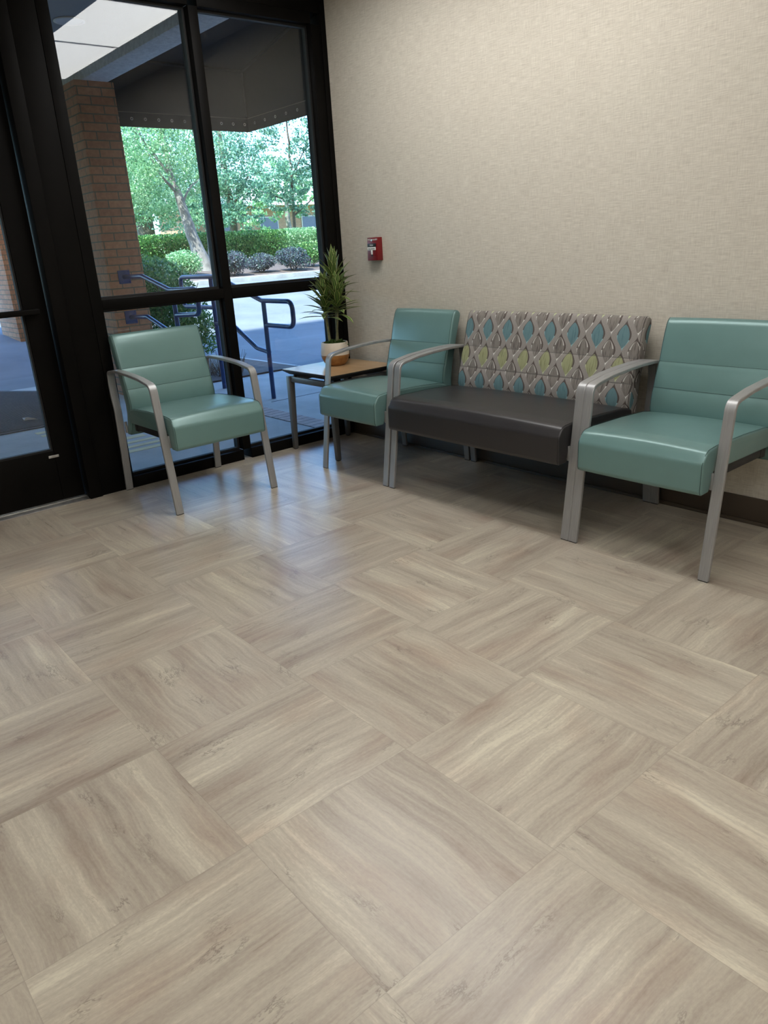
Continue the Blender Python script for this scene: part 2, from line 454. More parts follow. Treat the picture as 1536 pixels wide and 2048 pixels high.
class MB:
    def __init__(self):
        self.v = []; self.f = []
    def add(self, vs_, fs_):
        n = len(self.v)
        self.v.extend([tuple(p) for p in vs_])
        self.f.extend([tuple(i + n for i in f) for f in fs_])
        return self
    def box(self, x0, x1, y0, y1, z0, z1):
        return self.add([(x0, y0, z0), (x1, y0, z0), (x1, y1, z0), (x0, y1, z0), (x0, y0, z1), (x1, y0, z1), (x1, y1, z1), (x0, y1, z1)],
                        [(0, 3, 2, 1), (4, 5, 6, 7), (0, 1, 5, 4), (1, 2, 6, 5), (2, 3, 7, 6), (3, 0, 4, 7)])
    def hexa(self, lo, hi):
        """eight corners: four of the lower face, four of the upper face (same winding)"""
        return self.add(list(lo) + list(hi), [(0, 3, 2, 1), (4, 5, 6, 7), (0, 1, 5, 4), (1, 2, 6, 5), (2, 3, 7, 6), (3, 0, 4, 7)])
    def tube(self, path, r, n=10, cap=True):
        P = [Vector(p) for p in path]
        rs = r if isinstance(r, (list, tuple)) else [r] * len(P)
        rings = []
        t0 = (P[1] - P[0]).normalized()
        ref = Vector((0, 0, 1)) if abs(t0.z) < 0.9 else Vector((1, 0, 0))
        nrm = t0.cross(ref).normalized()
        for i, p in enumerate(P):
            if i == 0: t = P[1] - P[0]
            elif i == len(P) - 1: t = P[-1] - P[-2]
            else: t = (P[i + 1] - P[i]).normalized() + (P[i] - P[i - 1]).normalized()
            t.normalize()
            nrm = (nrm - t * nrm.dot(t)).normalized()
            b = t.cross(nrm)
            rings.append([p + (nrm * math.cos(2 * math.pi * j / n) + b * math.sin(2 * math.pi * j / n)) * rs[i] for j in range(n)])
        vs_ = [q for rg in rings for q in rg]
        fs_ = []
        for i in range(len(P) - 1):
            for j in range(n):
                a = i * n + j; b2 = i * n + (j + 1) % n
                fs_.append((a, b2, b2 + n, a + n))
        if cap:
            fs_.append(tuple(range(n))[::-1])
            fs_.append(tuple((len(P) - 1) * n + j for j in range(n)))
        return self.add(vs_, fs_)
    def lathe(self, prof, cx=0.0, cy=0.0, n=40, cap0=True, cap1=True):
        vs_ = []; fs_ = []
        for r, z in prof:
            for j in range(n):
                a = 2 * math.pi * j / n
                vs_.append((cx + r * math.cos(a), cy + r * math.sin(a), z))
        for i in range(len(prof) - 1):
            for j in range(n):
                a = i * n + j; b = i * n + (j + 1) % n
                fs_.append((a, b, b + n, a + n))
        if cap0: fs_.append(tuple(range(n))[::-1])
        if cap1: fs_.append(tuple((len(prof) - 1) * n + j for j in range(n)))
        return self.add(vs_, fs_)
    def build(self, name, mat, parent=None, smooth=None, bevel=0.0, segs=2, fixn=True):
        me = bpy.data.meshes.new(name)
        bm = bmesh.new()
        bv = [bm.verts.new(p) for p in self.v]
        for f in self.f:
            try: bm.faces.new([bv[i] for i in f])
            except ValueError: pass
        if fixn:
            bmesh.ops.recalc_face_normals(bm, faces=bm.faces)
        if bevel:
            es = [e for e in bm.edges if len(e.link_faces) == 2 and e.calc_face_angle(0) > 0.6]
            bmesh.ops.bevel(bm, geom=es, offset=bevel, segments=segs, profile=0.5, affect='EDGES', clamp_overlap=True)
            if smooth is None: smooth = 40
        if smooth is not None:
            lim = math.radians(smooth)
            for f in bm.faces: f.smooth = True
            for e in bm.edges:
                if len(e.link_faces) == 2: e.smooth = e.calc_face_angle(0) < lim
        bm.to_mesh(me); bm.free()
        me.materials.append(MT[mat] if isinstance(mat, str) else mat)
        o = bpy.data.objects.new(name, me)
        COL.objects.link(o)
        if parent is not None: o.parent = parent
        return o

def fillet(pts, rad, seg=8):
    """round the corners of a polyline; rad is one radius or a list (0 = keep)"""
    P = [Vector(p) for p in pts]
    out = [P[0]]
    for i in range(1, len(P) - 1):
        r = rad if not isinstance(rad, (list, tuple)) else rad[i]
        a = P[i - 1] - P[i]; b = P[i + 1] - P[i]
        if r <= 0: out.append(P[i]); continue
        ang = a.angle(b)
        d = min(r / max(math.tan(ang / 2), 1e-4), a.length * 0.48, b.length * 0.48)
        p0 = P[i] + a.normalized() * d; p2 = P[i] + b.normalized() * d
        for s in range(seg + 1):
            t = s / seg
            out.append(p0 * (1 - t) ** 2 + P[i] * 2 * t * (1 - t) + p2 * t ** 2)
    out.append(P[-1])
    return out

def struct(mb, name, mat, label, cat, **kw):
    return props(mb.build(name, mat, **kw), label, cat, kind='structure')

def text_mesh(txt, size, name, mat, parent, loc, rot, depth=0.0004, align='CENTER'):
    cu = bpy.data.curves.new(name, 'FONT')
    cu.body = txt; cu.size = size; cu.extrude = depth
    cu.align_x = align; cu.align_y = 'CENTER'
    to = bpy.data.objects.new(name + '_tmp', cu)
    COL.objects.link(to)
    dg = bpy.context.evaluated_depsgraph_get()
    me = bpy.data.meshes.new_from_object(to.evaluated_get(dg))
    bpy.data.objects.remove(to)
    o = bpy.data.objects.new(name, me)
    me.materials.clear(); me.materials.append(MT[mat])
    COL.objects.link(o)
    o.parent = parent; o.location = loc; o.rotation_euler = rot
    return o

# ------------------------------------------------------------------ room shell
RX, RY, CZ = 7.2, -6.2, 2.56
struct(MB().box(-0.10, RX, RY, 0.012, -0.06, 0.0), 'floor', 'floor', 'beige stone-look vinyl tile floor laid in turned squares', 'floor')
struct(MB().box(0.0, RX, 0.012, 0.16, 0.0, CZ + 0.05), 'wall_back', 'wall', 'long beige linen-textured wall behind the seats', 'wall')
struct(MB().box(RX, RX + 0.12, RY, 0.012, 0.0, CZ + 0.05), 'wall_right', 'wall', 'beige wall at the far end of the room from the window', 'wall')
struct(MB().box(-0.1, RX, RY - 0.12, RY, 0.0, CZ + 0.05), 'wall_front', 'wall', 'beige wall facing the row of seats', 'wall')
struct(MB().box(-0.12, 0.0, RY, -3.78, 0.0, CZ + 0.05), 'wall_left', 'wall', 'beige wall beyond the glass entrance door', 'wall')
struct(MB().box(-0.112, RX, RY, 0.16, CZ, 2.735), 'ceiling', 'ceiling', 'white ceiling over the waiting room', 'ceiling')
bb = MB().box(0.0, RX, 0.001, 0.012, 0.012, 0.112)
struct(bb, 'baseboard_back', 'base', 'dark brown vinyl base along the long beige wall', 'baseboard', bevel=0.002)
bb = MB()
pr = [(0.0, 0.0), (-0.009, 0.0), (-0.0085, 0.006), (-0.005, 0.011), (0.0, 0.013)]
bb.add([(0.0, y, z) for y, z in pr] + [(RX, y, z) for y, z in pr],
       [(0, 1, 2, 3, 4), (9, 8, 7, 6, 5)] + [(i, (i + 1) % 5, (i + 1) % 5 + 5, i + 5) for i in range(5)])
struct(bb, 'trim_1', 'base', 'thin brown shoe moulding where the long wall meets the floor', 'trim')

# storefront window: four lights
win = props(empty('window_1'), 'black-framed storefront window of four panes looking onto the lot', 'window', kind='structure')
FX0, FX1 = -0.114, 0.0
MB().box(FX0, FX1, -0.852, -0.798, 0.062, 2.384).build('mullion', 'frame', win, bevel=0.0025)
MB().box(FX0, FX1, -1.610, -1.552, 0.0, 2.384).build('jamb', 'frame', win, bevel=0.0025)
cj = MB().box(FX0, FX1, -0.090, -0.022, 0.0, 2.384).box(-0.10, 0.006, -0.022, 0.011, 0.0, CZ)
cj.build('jamb', 'frame', win, bevel=0.0025)
for a, b in ((-1.552, -0.852), (-0.798, -0.090)):
    MB().box(FX0, FX1, a, b, 0.955, 1.007).build('transom', 'frame', win, bevel=0.002)
    MB().box(FX0, FX1, a, b, 0.0, 0.062).build('sill', 'frame', win, bevel=0.002)
    MB().box(FX0, FX1, a, b, 2.384, 2.44).build('head', 'frame', win, bevel=0.002)
    for z0, z1 in ((0.062, 0.955), (1.007, 2.384)):
        g = MB()
        t = 0.012
        # glazing beads round the opening
        for (ya, yb, za, zb) in ((a, b, z0, z0 + t), (a, b, z1 - t, z1), (a, a + t, z0 + t, z1 - t), (b - t, b, z0 + t, z1 - t)):
            g.box(-0.074, -0.046, ya, yb, za, zb)
        g.build('glazing_bead', 'gasket', win)
        MB().box(-0.063, -0.057, a + t * 0.5, b - t * 0.5, z0 + t * 0.5, z1 - t * 0.5).build('pane', 'glass', win)
MB().box(FX0, 0.001, -1.552, -0.022, 2.44, CZ).build('fascia', 'frame', win, bevel=0.002)

# door and its frame
tr = MB().box(FX0, -0.002, -1.737, -1.610, 0.0, CZ)
struct(tr, 'trim_2', 'frame', 'wide flat black post between the door frame and the window', 'trim', bevel=0.003)
tr = MB().box(FX0, 0.012, -1.806, -1.737, 0.0, CZ).box(FX0, 0.012, -2.86, -2.79, 0.0, CZ).box(FX0, 0.012, -2.79, -1.806, 2.20, CZ)
struct(tr, 'trim_3', 'frame', 'black metal frame around the glass entrance door', 'trim', bevel=0.004)
struct(MB().box(-0.12, 0.0, -3.78, -2.86, 0.0, CZ), 'trim_4', 'frame', 'black fixed panel beside the entrance door', 'trim')
th = MB().box(-0.13, -0.028, -2.79, -1.806, 0.0, 0.010)
for i in range(4):
    th.box(-0.126 + i * 0.026, -0.114 + i * 0.026, -2.79, -1.806, 0.010, 0.0145)
th.hexa([(-0.028, -2.79, 0), (-0.004, -2.79, 0), (-0.004, -1.806, 0), (-0.028, -1.806, 0)],
        [(-0.028, -2.79, 0.010), (-0.008, -2.79, 0.002), (-0.008, -1.806, 0.002), (-0.028, -1.806, 0.010)])
struct(th, 'trim_5', 'alu', 'ribbed aluminium threshold under the entrance door', 'threshold', bevel=0.0008)
door = props(empty('door_1', (-0.0725, -2.3, 0.0)), 'black-framed glass entrance door with a push bar, closed', 'door', kind='structure')
dx0, dx1 = -0.0225, 0.0225
Y = lambda y: y + 2.3
MB().box(dx0, dx1, Y(-1.924), Y(-1.812), 0.018, 2.19).build('stile', 'frame', door, bevel=0.003)
MB().box(dx0, dx1, Y(-2.785), Y(-2.673), 0.018, 2.19).build('stile', 'frame', door, bevel=0.003)
MB().box(dx0, dx1, Y(-2.673), Y(-1.924), 0.018, 0.283).build('bottom_rail', 'frame', door, bevel=0.003)
MB().box(dx0, dx1, Y(-2.673), Y(-1.924), 2.09, 2.19).build('top_rail', 'frame', door, bevel=0.003)
g = MB()
for (ya, yb, za, zb) in ((-2.673, -1.924, 0.283, 0.293), (-2.673, -1.924, 2.08, 2.09), (-2.673, -2.663, 0.293, 2.08), (-1.934, -1.924, 0.293, 2.08)):
    g.box(-0.012, 0.014, Y(ya), Y(yb), za, zb)
g.build('glazing_bead', 'gasket', door)
MB().box(-0.003, 0.003, Y(-2.668), Y(-1.929), 0.288, 2.085).build('pane', 'glass', door)
pb = MB().box(0.050, 0.080, Y(-2.72), Y(-1.862), 0.967, 0.995)
pbo = pb.build('push_bar', 'frame', door, bevel=0.005, segs=3)
for y in (-2.70, -1.885):
    MB().box(0.0225, 0.050, Y(y) - 0.02, Y(y) + 0.02, 0.970, 0.992).build('bracket', 'frame', pbo, bevel=0.002)
fb = MB().box(0.0225, 0.027, Y(-1.956), Y(-1.904), 0.249, 0.262).build('flush_bolt', 'alu', door, bevel=0.001)
MB().tube([(0.027, Y(-1.918), 0.2555), (0.032, Y(-1.918), 0.2555)], 0.0045, 10).build('knob', 'alu', fb)

# ceiling light panels (two mirrored in the window, the rest added unseen for brightness)
def light_panel(x0, x1, y0, y1, label):
    t = empty('ceiling_light', ((x0 + x1) / 2, (y0 + y1) / 2, CZ), label=label, cat='ceiling light', group='flat ceiling light panels')
    a = (x1 - x0) / 2; b = (y1 - y0) / 2
    MB().box(-a + 0.008, a - 0.008, -b + 0.008, b - 0.008, -0.012, -0.004).build('diffuser', 'panel', t)
    f = MB()
    f.box(-a, a, -b, -b + 0.008, -0.014, -0.001).box(-a, a, b - 0.008, b, -0.014, -0.001)
    f.box(-a, -a + 0.008, -b + 0.008, b - 0.008, -0.014, -0.001).box(a - 0.008, a, -b + 0.008, b - 0.008, -0.014, -0.001)
    f.build('frame', 'white', t)
light_panel(0.42, 1.485, -1.03, -0.53, 'white light panel over the loveseat, mirrored in the window glass')
light_panel(1.495, 2.56, -1.03, -0.53, 'white light panel above the seat nearest the viewer, end to end with its twin')
light_panel(3.60, 4.67, -1.95, -1.45, 'added unseen light panel over the open floor beside the seat nearest the viewer')
light_panel(2.30, 3.37, -2.35, -1.85, 'added unseen light panel in the middle of the ceiling, over the open floor')
light_panel(5.70, 6.77, -1.60, -1.10, 'added unseen light panel near the beige wall, beyond the row of seats')
light_panel(5.20, 6.27, -3.40, -2.90, 'added unseen light panel over the far end of the room')
light_panel(3.90, 4.97, -4.95, -4.45, 'added unseen light panel behind the viewer, over the open floor')
light_panel(1.10, 2.17, -4.30, -3.80, 'added unseen light panel close to the wall that faces the seats')

# ------------------------------------------------------------------ seating
T_BAR = 0.014
W_BAR = 0.0385

def frame_paths():
    """outer line of one side frame in (u forward, z up): front leg, arm, rear leg"""
    full = fillet([(0.634, 0.004), (0.549, 0.632), (0.420, 0.653), (0.300, 0.6625), (0.200, 0.6665), (0.110, 0.6665),
                   (0.030, 0.655), (0.022, 0.585), (0.024, 0.52), (0.036, 0.450), (0.034, 0.380), (0.024, 0.24), (0.003, 0.004)],
                  [0, 0.050, 0.3, 0.3, 0.3, 0.3, 0.035, 0.1, 0.12, 0.10, 0.12, 0.3, 0], 10)
    P = [(p.x, p.y) for p in [Vector((q[0], q[1])) for q in full]]
    i0 = next(i for i, p in enumerate(P) if p[1] > 0.56)
    i1 = next(i for i, p in enumerate(P) if i > i0 + 20 and p[1] < 0.60)
    return P[:i0 + 1], P[i0:i1 + 1], P[i1:]

def ribbon(path, x0, x1, t=T_BAR, ch=0.0022):
    """a flat bar following path (u,z); local y = -u"""
    mb = MB(); rings = []
    sec = [(x0 + ch, 0.0), (x1 - ch, 0.0), (x1, -ch), (x1, -t + ch), (x1 - ch, -t), (x0 + ch, -t), (x0, -t + ch), (x0, -ch)]
    for i, p in enumerate(path):
        a = path[max(i - 1, 0)]; b = path[min(i + 1, len(path) - 1)]
        tx, tz = b[0] - a[0], b[1] - a[1]
        L = math.hypot(tx, tz); tx /= L; tz /= L
        nx, nz = tz, -tx
        rings.append([(x, -(p[0] + nx * d), p[1] + nz * d) for x, d in sec])
    vs_ = [q for r in rings for q in r]; n = 8; fs_ = []
    for i in range(len(path) - 1):
        for j in range(n):
            a = i * n + j; b = i * n + (j + 1) % n
            fs_.append((a, b, b + n, a + n))
    fs_.append(tuple(range(n))[::-1]); fs_.append(tuple((len(path) - 1) * n + j for j in range(n)))
    return mb.add(vs_, fs_)

def inset_profile(prof, d):
    n = len(prof); out = []
    for i in range(n):
        a = Vector(prof[i - 1]); b = Vector(prof[i]); c = Vector(prof[(i + 1) % n])
        t = ((b - a).normalized() + (c - b).normalized())
        t = t.normalized() if t.length > 1e-6 else (c - b).normalized()
        nin = Vector((-t.y, t.x))
        out.append((b.x + nin.x * d, b.y + nin.y * d))
    return out

def loft(prof, x0, x1, r, crown=None, nx=14):
    """extrude a closed (u,z) profile (counter-clockwise) along x with rounded rims"""
    mb = MB(); st = []
    for s in range(5):
        a = s / 4 * math.pi / 2
        st.append((x0 + r * (1 - math.sin(a)), r * (1 - math.cos(a))))
    left = sorted([(x, d) for x, d in st])
    left = [(x0 + r * (1 - math.cos(a)), r * (1 - math.sin(a))) for a in [i / 4 * math.pi / 2 for i in range(5)]]
    mid = [(x0 + r + (x1 - x0 - 2 * r) * i / nx, 0.0) for i in range(1, nx)]
    right = [(x1 - (x - x0), d) for x, d in left][::-1]
    sl = left + mid + right
    n = len(prof); vs_ = []; fs_ = []
    for x, d in sl:
        for u, z in inset_profile(prof, d):
            e = crown(u, z, (2 * x - x0 - x1) / (x1 - x0)) if crown else (0, 0)
            vs_.append((x, -(u + e[0]), z + e[1]))
    for i in range(len(sl) - 1):
        for j in range(n):
            a = i * n + j; b = i * n + (j + 1) % n
            fs_.append((a, b, b + n, a + n))
    fs_.append(tuple(range(n))[::-1]); fs_.append(tuple((len(sl) - 1) * n + j for j in range(n)))
    return mb.add(vs_, fs_)

def seat_profile():
    p = fillet([(0.130, 0.384), (0.575, 0.388), (0.594, 0.318), (0.642, 0.316), (0.650, 0.330), (0.649, 0.430), (0.622, 0.470), (0.560, 0.476),
                (0.360, 0.474), (0.200, 0.466), (0.135, 0.455), (0.128, 0.420)],
               [0, 0.02, 0.008, 0.01, 0.02, 0.035, 0.04, 0.08, 0, 0, 0.02, 0], 5)
    return [(q[0], q[1]) for q in p]

def back_profile():
    # front face from the lower edge up, with two stitched grooves, then the rear face down
    fr = [(0.088, 0.314), (0.112, 0.350), (0.134, 0.395), (0.151, 0.440), (0.157, 0.475), (0.151, 0.520), (0.145, 0.542), (0.1405, 0.5545),
          (0.1378, 0.5600), (0.1372, 0.5640), (0.134, 0.580), (0.123, 0.620), (0.1125, 0.648), (0.1078, 0.6590), (0.1040, 0.6645), (0.1036, 0.6685),
          (0.100, 0.684), (0.090, 0.730), (0.078, 0.775), (0.066, 0.810), (0.057, 0.826), (0.043, 0.835), (0.027, 0.833)]
    bk = [(0.013, 0.822), (0.010, 0.805), (0.030, 0.74), (0.052, 0.66), (0.078, 0.56), (0.092, 0.48), (0.090, 0.43), (0.074, 0.38), (0.050, 0.33), (0.056, 0.312)]
    return fr + bk

FP = frame_paths()
SP = seat_profile()
BP = back_profile()

def side_frame(root, x0, x1, inner):
    fl, ar, rl = FP
    ribbon(ar, x0, x1).build('armrest', 'silver', root, smooth=35)
    for path, u0, u1 in ((fl, 0.619, 0.634), (rl, 0.003, 0.018)):
        lg = ribbon(path, x0, x1).build('leg', 'silver', root, smooth=35)
        MB().box(x0 + 0.002, x1 - 0.002, -u1 + 0.001, -u0 - 0.001, 0.0, 0.006).build('glide', 'black', lg)

def make_seat(name, loc, rz, W, seat_mat, back_mat, thread, soft, label, cat):
    root = empty(name, loc, rz, label=label, cat=cat)
    h = W / 2
    side_frame(root, -h, -h + W_BAR, -h + W_BAR)
    side_frame(root, h - W_BAR, h, h - W_BAR)
    a = h - W_BAR - 0.006
    def crown(u, z, s):
        k = max(0.0, 1 - s * s)
        if z > 0.44 and u < 0.63: return (0.0, 0.007 * k)
        if u > 0.60: return (0.004 * k, 0.0)
        return (0.0, 0.0)
    st = loft(SP, -a, a, 0.007, crown).build('seat', seat_mat, root, smooth=50)
    # sewn seam round the upper rim of both side panels
    top = [p for p in SP if (p[1] > 0.44 or p[0] > 0.645)]
    top = sorted(top, key=lambda p: (p[0] if p[1] > 0.45 else 1.0 + (0.45 - p[1])))
    for s in (-1, 1):
        MB().tube([(s * (a - 0.0045), -(u + (0.0018 if u > 0.63 else 0)), z + (0.0018 if u < 0.64 else 0)) for u, z in top], 0.0009, 5).build('seam', thread, st, smooth=60)
    def bcrown(u, z, s):
        k = max(0.0, 1 - s * s)
        return (0.005 * k, 0.003 * k if z > 0.8 else 0.0) if u > 0.02 else (0.0, 0.0)
    b2 = a - 0.001
    bk = loft(BP, -b2, b2, 0.011, bcrown, 18).build('backrest', back_mat, root, smooth=50)
    for s in (-1, 1):
        rim = [(u, z) for u, z in BP[:22]]
        MB().tube([(s * (b2 - 0.007), -(u + 0.0008), z + 0.0004) for u, z in rim], 0.0008, 5).build('seam', thread, bk, smooth=60)
    for u, z in ((0.1378, 0.5612), (0.1040, 0.6650)):
        MB().tube([(x, -(u + 0.0003 + 0.005 * (1 - (x / b2) ** 2)), z) for x in [b2 * (-0.985 + 1.97 * i / 16) for i in range(17)]], 0.0009, 5).build('seam', soft, bk, smooth=60)
    # under-seat rails and brackets
    r = MB().box(-a + 0.01, a - 0.01, -0.585, -0.545, 0.345, 0.384).box(-a + 0.01, a - 0.01, -0.19, -0.15, 0.345, 0.384)
    for s in (-1, 1):
        x0, x1 = sorted((s * (a - 0.045), s * (a - 0.012)))
        r.box(x0, x1, -0.56, -0.16, 0.35, 0.383)
    r.build('seat_frame', 'black', root, bevel=0.003)
    for s in (-1, 1):
        x0, x1 = sorted((s * (a - 0.004), s * (h - W_BAR + 0.0015)))
        for u in (0.582, 0.060):
            MB().box(x0, x1, -u - 0.006, -u + 0.006, 0.325, 0.385).build('bracket', 'silver', root, bevel=0.0008)
    return root

OFF = -0.014
make_seat('armchair', (0.8160, OFF, 0), 0.0, 0.572, 'teal', 'teal', 'thread', 'softthread',
          'teal vinyl armchair in the corner, between the side table and the patterned loveseat', 'armchair')
make_seat('loveseat', (1.6755, OFF, 0), 0.0, 1.123, 'charcoal', 'pattern', 'darkthread', 'greythread',
          'wide two-person seat with a charcoal cushion and a leaf-patterned back', 'loveseat')
make_seat('armchair', (2.5345, OFF, 0), 0.0, 0.594, 'teal', 'teal', 'thread', 'softthread',
          'teal vinyl armchair against the wall, right of the loveseat and nearest the viewer', 'armchair')
make_seat('armchair', (0.004, -1.317, 0), math.pi / 2, 0.585, 'teal', 'teal', 'thread', 'softthread',
          'teal vinyl armchair standing alone with its back to the window', 'armchair')

# ------------------------------------------------------------------ side table
tb = empty('side_table', (0.272, -0.285, 0), label='small side table with a maple top and grey metal legs, in the corner', cat='side table')
X0, X1, Y0, Y1, ZT = -0.262, 0.250, -0.245, 0.250, 0.505
t_ = MB()
def rr(x0, x1, y0, y1, r, z, n=5):
    out = []
    for cx, cy, a0 in ((x1 - r, y1 - r, 0), (x0 + r, y1 - r, 90), (x0 + r, y0 + r, 180), (x1 - r, y0 + r, 270)):
        for i in range(n + 1):
            a = math.radians(a0 + 90 * i / n)
            out.append((cx + r * math.cos(a), cy + r * math.sin(a), z))
    return out
def stack(rings):
    n = len(rings[0]); vs_ = [p for r in rings for p in r]; fs_ = []
    for i in range(len(rings) - 1):
        for j in range(n):
            fs_.append((i * n + j, i * n + (j + 1) % n, (i + 1) * n + (j + 1) % n, (i + 1) * n + j))
    fs_.append(tuple(range(n))[::-1]); fs_.append(tuple((len(rings) - 1) * n + j for j in range(n)))
    return MB().add(vs_, fs_)
stack([rr(X0 + 0.032, X1 - 0.032, Y0 + 0.032, Y1 - 0.032, 0.008, ZT - 0.032), rr(X0 + 0.003, X1 - 0.003, Y0 + 0.003, Y1 - 0.003, 0.012, ZT - 0.012),
       rr(X0, X1, Y0, Y1, 0.014, ZT - 0.008), rr(X0, X1, Y0, Y1, 0.014, ZT - 0.0012)]).build('edge_band', 'edge', tb, smooth=30)
stack([rr(X0 + 0.0012, X1 - 0.0012, Y0 + 0.0012, Y1 - 0.0012, 0.014, ZT - 0.002), rr(X0 + 0.0012, X1 - 0.0012, Y0 + 0.0012, Y1 - 0.0012, 0.014, ZT)]).build('tabletop', 'top', tb)
lx0, lx1, ly0, ly1 = X0 + 0.038, X1 - 0.038, Y0 + 0.030, Y1 - 0.050
for sx, x in ((-1, lx0), (1, lx1)):
    for sy, y in ((-1, ly0), (1, ly1)):
        b = 0.0135; tt = 0.019
        xb = x + sx * 0.006; yb = y + sy * 0.004
        lg = MB().hexa([(xb - b, yb - b, 0.004), (xb + b, yb - b, 0.004), (xb + b, yb + b, 0.004), (xb - b, yb + b, 0.004)],
                       [(x - sx * 0.006 - tt, y - tt, 0.463), (x - sx * 0.006 + tt, y - tt, 0.463), (x - sx * 0.006 + tt, y + tt, 0.463), (x - sx * 0.006 - tt, y + tt, 0.463)]).build('leg', 'grey', tb, bevel=0.002)
        MB().box(xb - 0.010, xb + 0.010, yb - 0.010, yb + 0.010, 0.0, 0.004).build('glide', 'black', lg)
for y in (ly0, ly1):
    MB().box(lx0 + 0.014, lx1 - 0.014, y - 0.011, y + 0.011, 0.428, 0.462).build('apron', 'grey', tb, bevel=0.002)
for x in (lx0 + 0.006, lx1 - 0.006):
    MB().box(x - 0.011, x + 0.011, ly0 + 0.020, ly1 - 0.020, 0.428, 0.462).build('apron', 'grey', tb, bevel=0.002)
for x in (lx0 + 0.06, lx1 - 0.06):
    for y in (ly0, ly1):
        MB().tube([(x, y, 0.462), (x, y, ZT - 0.031)], 0.009, 12).build('spacer', 'black', tb, smooth=40)

# ------------------------------------------------------------------ potted plant
random.seed(5)
PX, PY = 0.199, -0.250
pl = empty('potted_plant', (PX, PY, ZT), label='dracaena with three canes in a white and wood pot on the side table', cat='potted plant')
MB().lathe([(0.048, 0.0), (0.054, 0.002), (0.072, 0.022), (0.083, 0.045), (0.0875, 0.060), (0.0865, 0.066), (0.080, 0.067)], n=48).build('pot_base', 'potwood', pl, smooth=40)
MB().lathe([(0.079, 0.064), (0.0865, 0.066), (0.087, 0.075), (0.0845, 0.105), (0.0815, 0.136), (0.0795, 0.140), (0.0755, 0.140), (0.0745, 0.134), (0.074, 0.112)], n=48).build('pot', 'pot', pl, smooth=40)
mo = MB()
for i in range(520):
    a = random.uniform(0, 6.283); r = 0.073 * math.sqrt(random.random())
    x, y = r * math.cos(a), r * math.sin(a)
    z = 0.118 + 0.024 * (1 - (r / 0.075) ** 2)
    d = Vector((random.gauss(0, 1), random.gauss(0, 1), random.uniform(0.3, 1.4))).normalized()
    s = d.cross(Vector((random.gauss(0, 1), random.gauss(0, 1), random.gauss(0, 1)))).normalized() * 0.0035
    p = Vector((x, y, z)); q = p + d * random.uniform(0.010, 0.024)
    mo.add([p - s, p + s, q + s * 0.6, q - s * 0.6], [(0, 1, 2, 3)])
mo.build('moss', 'moss', pl, fixn=False)
MB().lathe([(0.0738, 0.110), (0.060, 0.124), (0.030, 0.134), (0.004, 0.136)], n=24).build('soil', 'mulch', pl, smooth=60)

def drac_leaf(mb, uvs, base, az, el, L, w, droop):
    d = Vector((math.cos(az) * math.cos(el), math.sin(az) * math.cos(el), math.sin(el)))
    side = Vector((-math.sin(az), math.cos(az), 0))
    n = 9; p = Vector(base); vs_ = []; fs_ = []
    for i in range(n + 1):
        t = i / n
        e = el - droop * t ** 1.6
        d = Vector((math.cos(az) * math.cos(e), math.sin(az) * math.cos(e), math.sin(e)))
        up = side.cross(d) * -1
        if up.z < 0 and abs(e) < 1.5: up = -up
        hw = w * (0.30 + 0.70 * math.sin(math.pi * min(1, (t * 0.82 + 0.14)) ) ** 0.8) * (1 - max(0, t - 0.72) / 0.28) ** 0.85
        if i == n: hw = 0.0004
        fold = hw * 0.30
        vs_ += [p - side * hw + up * fold, p, p + side * hw + up * fold]
        uvs += [(0.0, t), (0.5, t), (1.0, t)]
        p = p + d * (L / n)
    for i in range(n):
        a = i * 3
        fs_ += [(a, a + 1, a + 4, a + 3), (a + 1, a + 2, a + 5, a + 4)]
    mb.add(vs_, fs_)

def drac_head(stem, x, y, z0, z1, nl, L, lean):
    mb = MB(); uvs = []
    for i in range(nl):
        f = i / (nl - 1)
        az = i * 2.39996 + random.uniform(-0.25, 0.25)
        el = math.radians(2 + 82 * f ** 0.9 + random.uniform(-8, 8))
        LL = L * (1.08 - 0.34 * f) * random.uniform(0.88, 1.08)
        z = z0 + (z1 - z0) * f
        drac_leaf(mb, uvs, (x + lean[0] * f + 0.006 * math.cos(az), y + lean[1] * f + 0.006 * math.sin(az), z), az, el, LL, random.uniform(0.0125, 0.0165), math.radians(random.uniform(8, 38) * (1.15 - f)))
    o = mb.build('foliage', 'dracaena', stem, fixn=False, smooth=60)
    uvl = o.data.uv_layers.new(name='uv')
    for lp in o.data.loops:
        uvl.data[lp.index].uv = uvs[lp.vertex_index]
for (bx, by, tx, ty, tz, r, hz, nl, L) in ((-0.018, -0.020, -0.026, -0.030, 0.305, 0.0095, 0.145, 46, 0.158), (0.028, -0.004, 0.050, 0.008, 0.325, 0.0075, 0.125, 40, 0.150), (0.004, 0.022, 0.004, 0.030, 0.425, 0.0085, 0.150, 44, 0.162)):
    path = [(bx, by, 0.120), (bx + (tx - bx) * 0.3, by + (ty - by) * 0.3, 0.12 + (tz - 0.12) * 0.4), (bx + (tx - bx) * 0.72, by + (ty - by) * 0.72, 0.12 + (tz - 0.12) * 0.78), (tx, ty, tz + 0.02)]
    st = MB().tube(path, [r, r * 0.9, r * 0.85, r * 0.8], 10).build('stem', 'stem', pl, smooth=60)
    drac_head(st, tx, ty, tz - 0.02, tz + hz, nl, L, (0, 0))

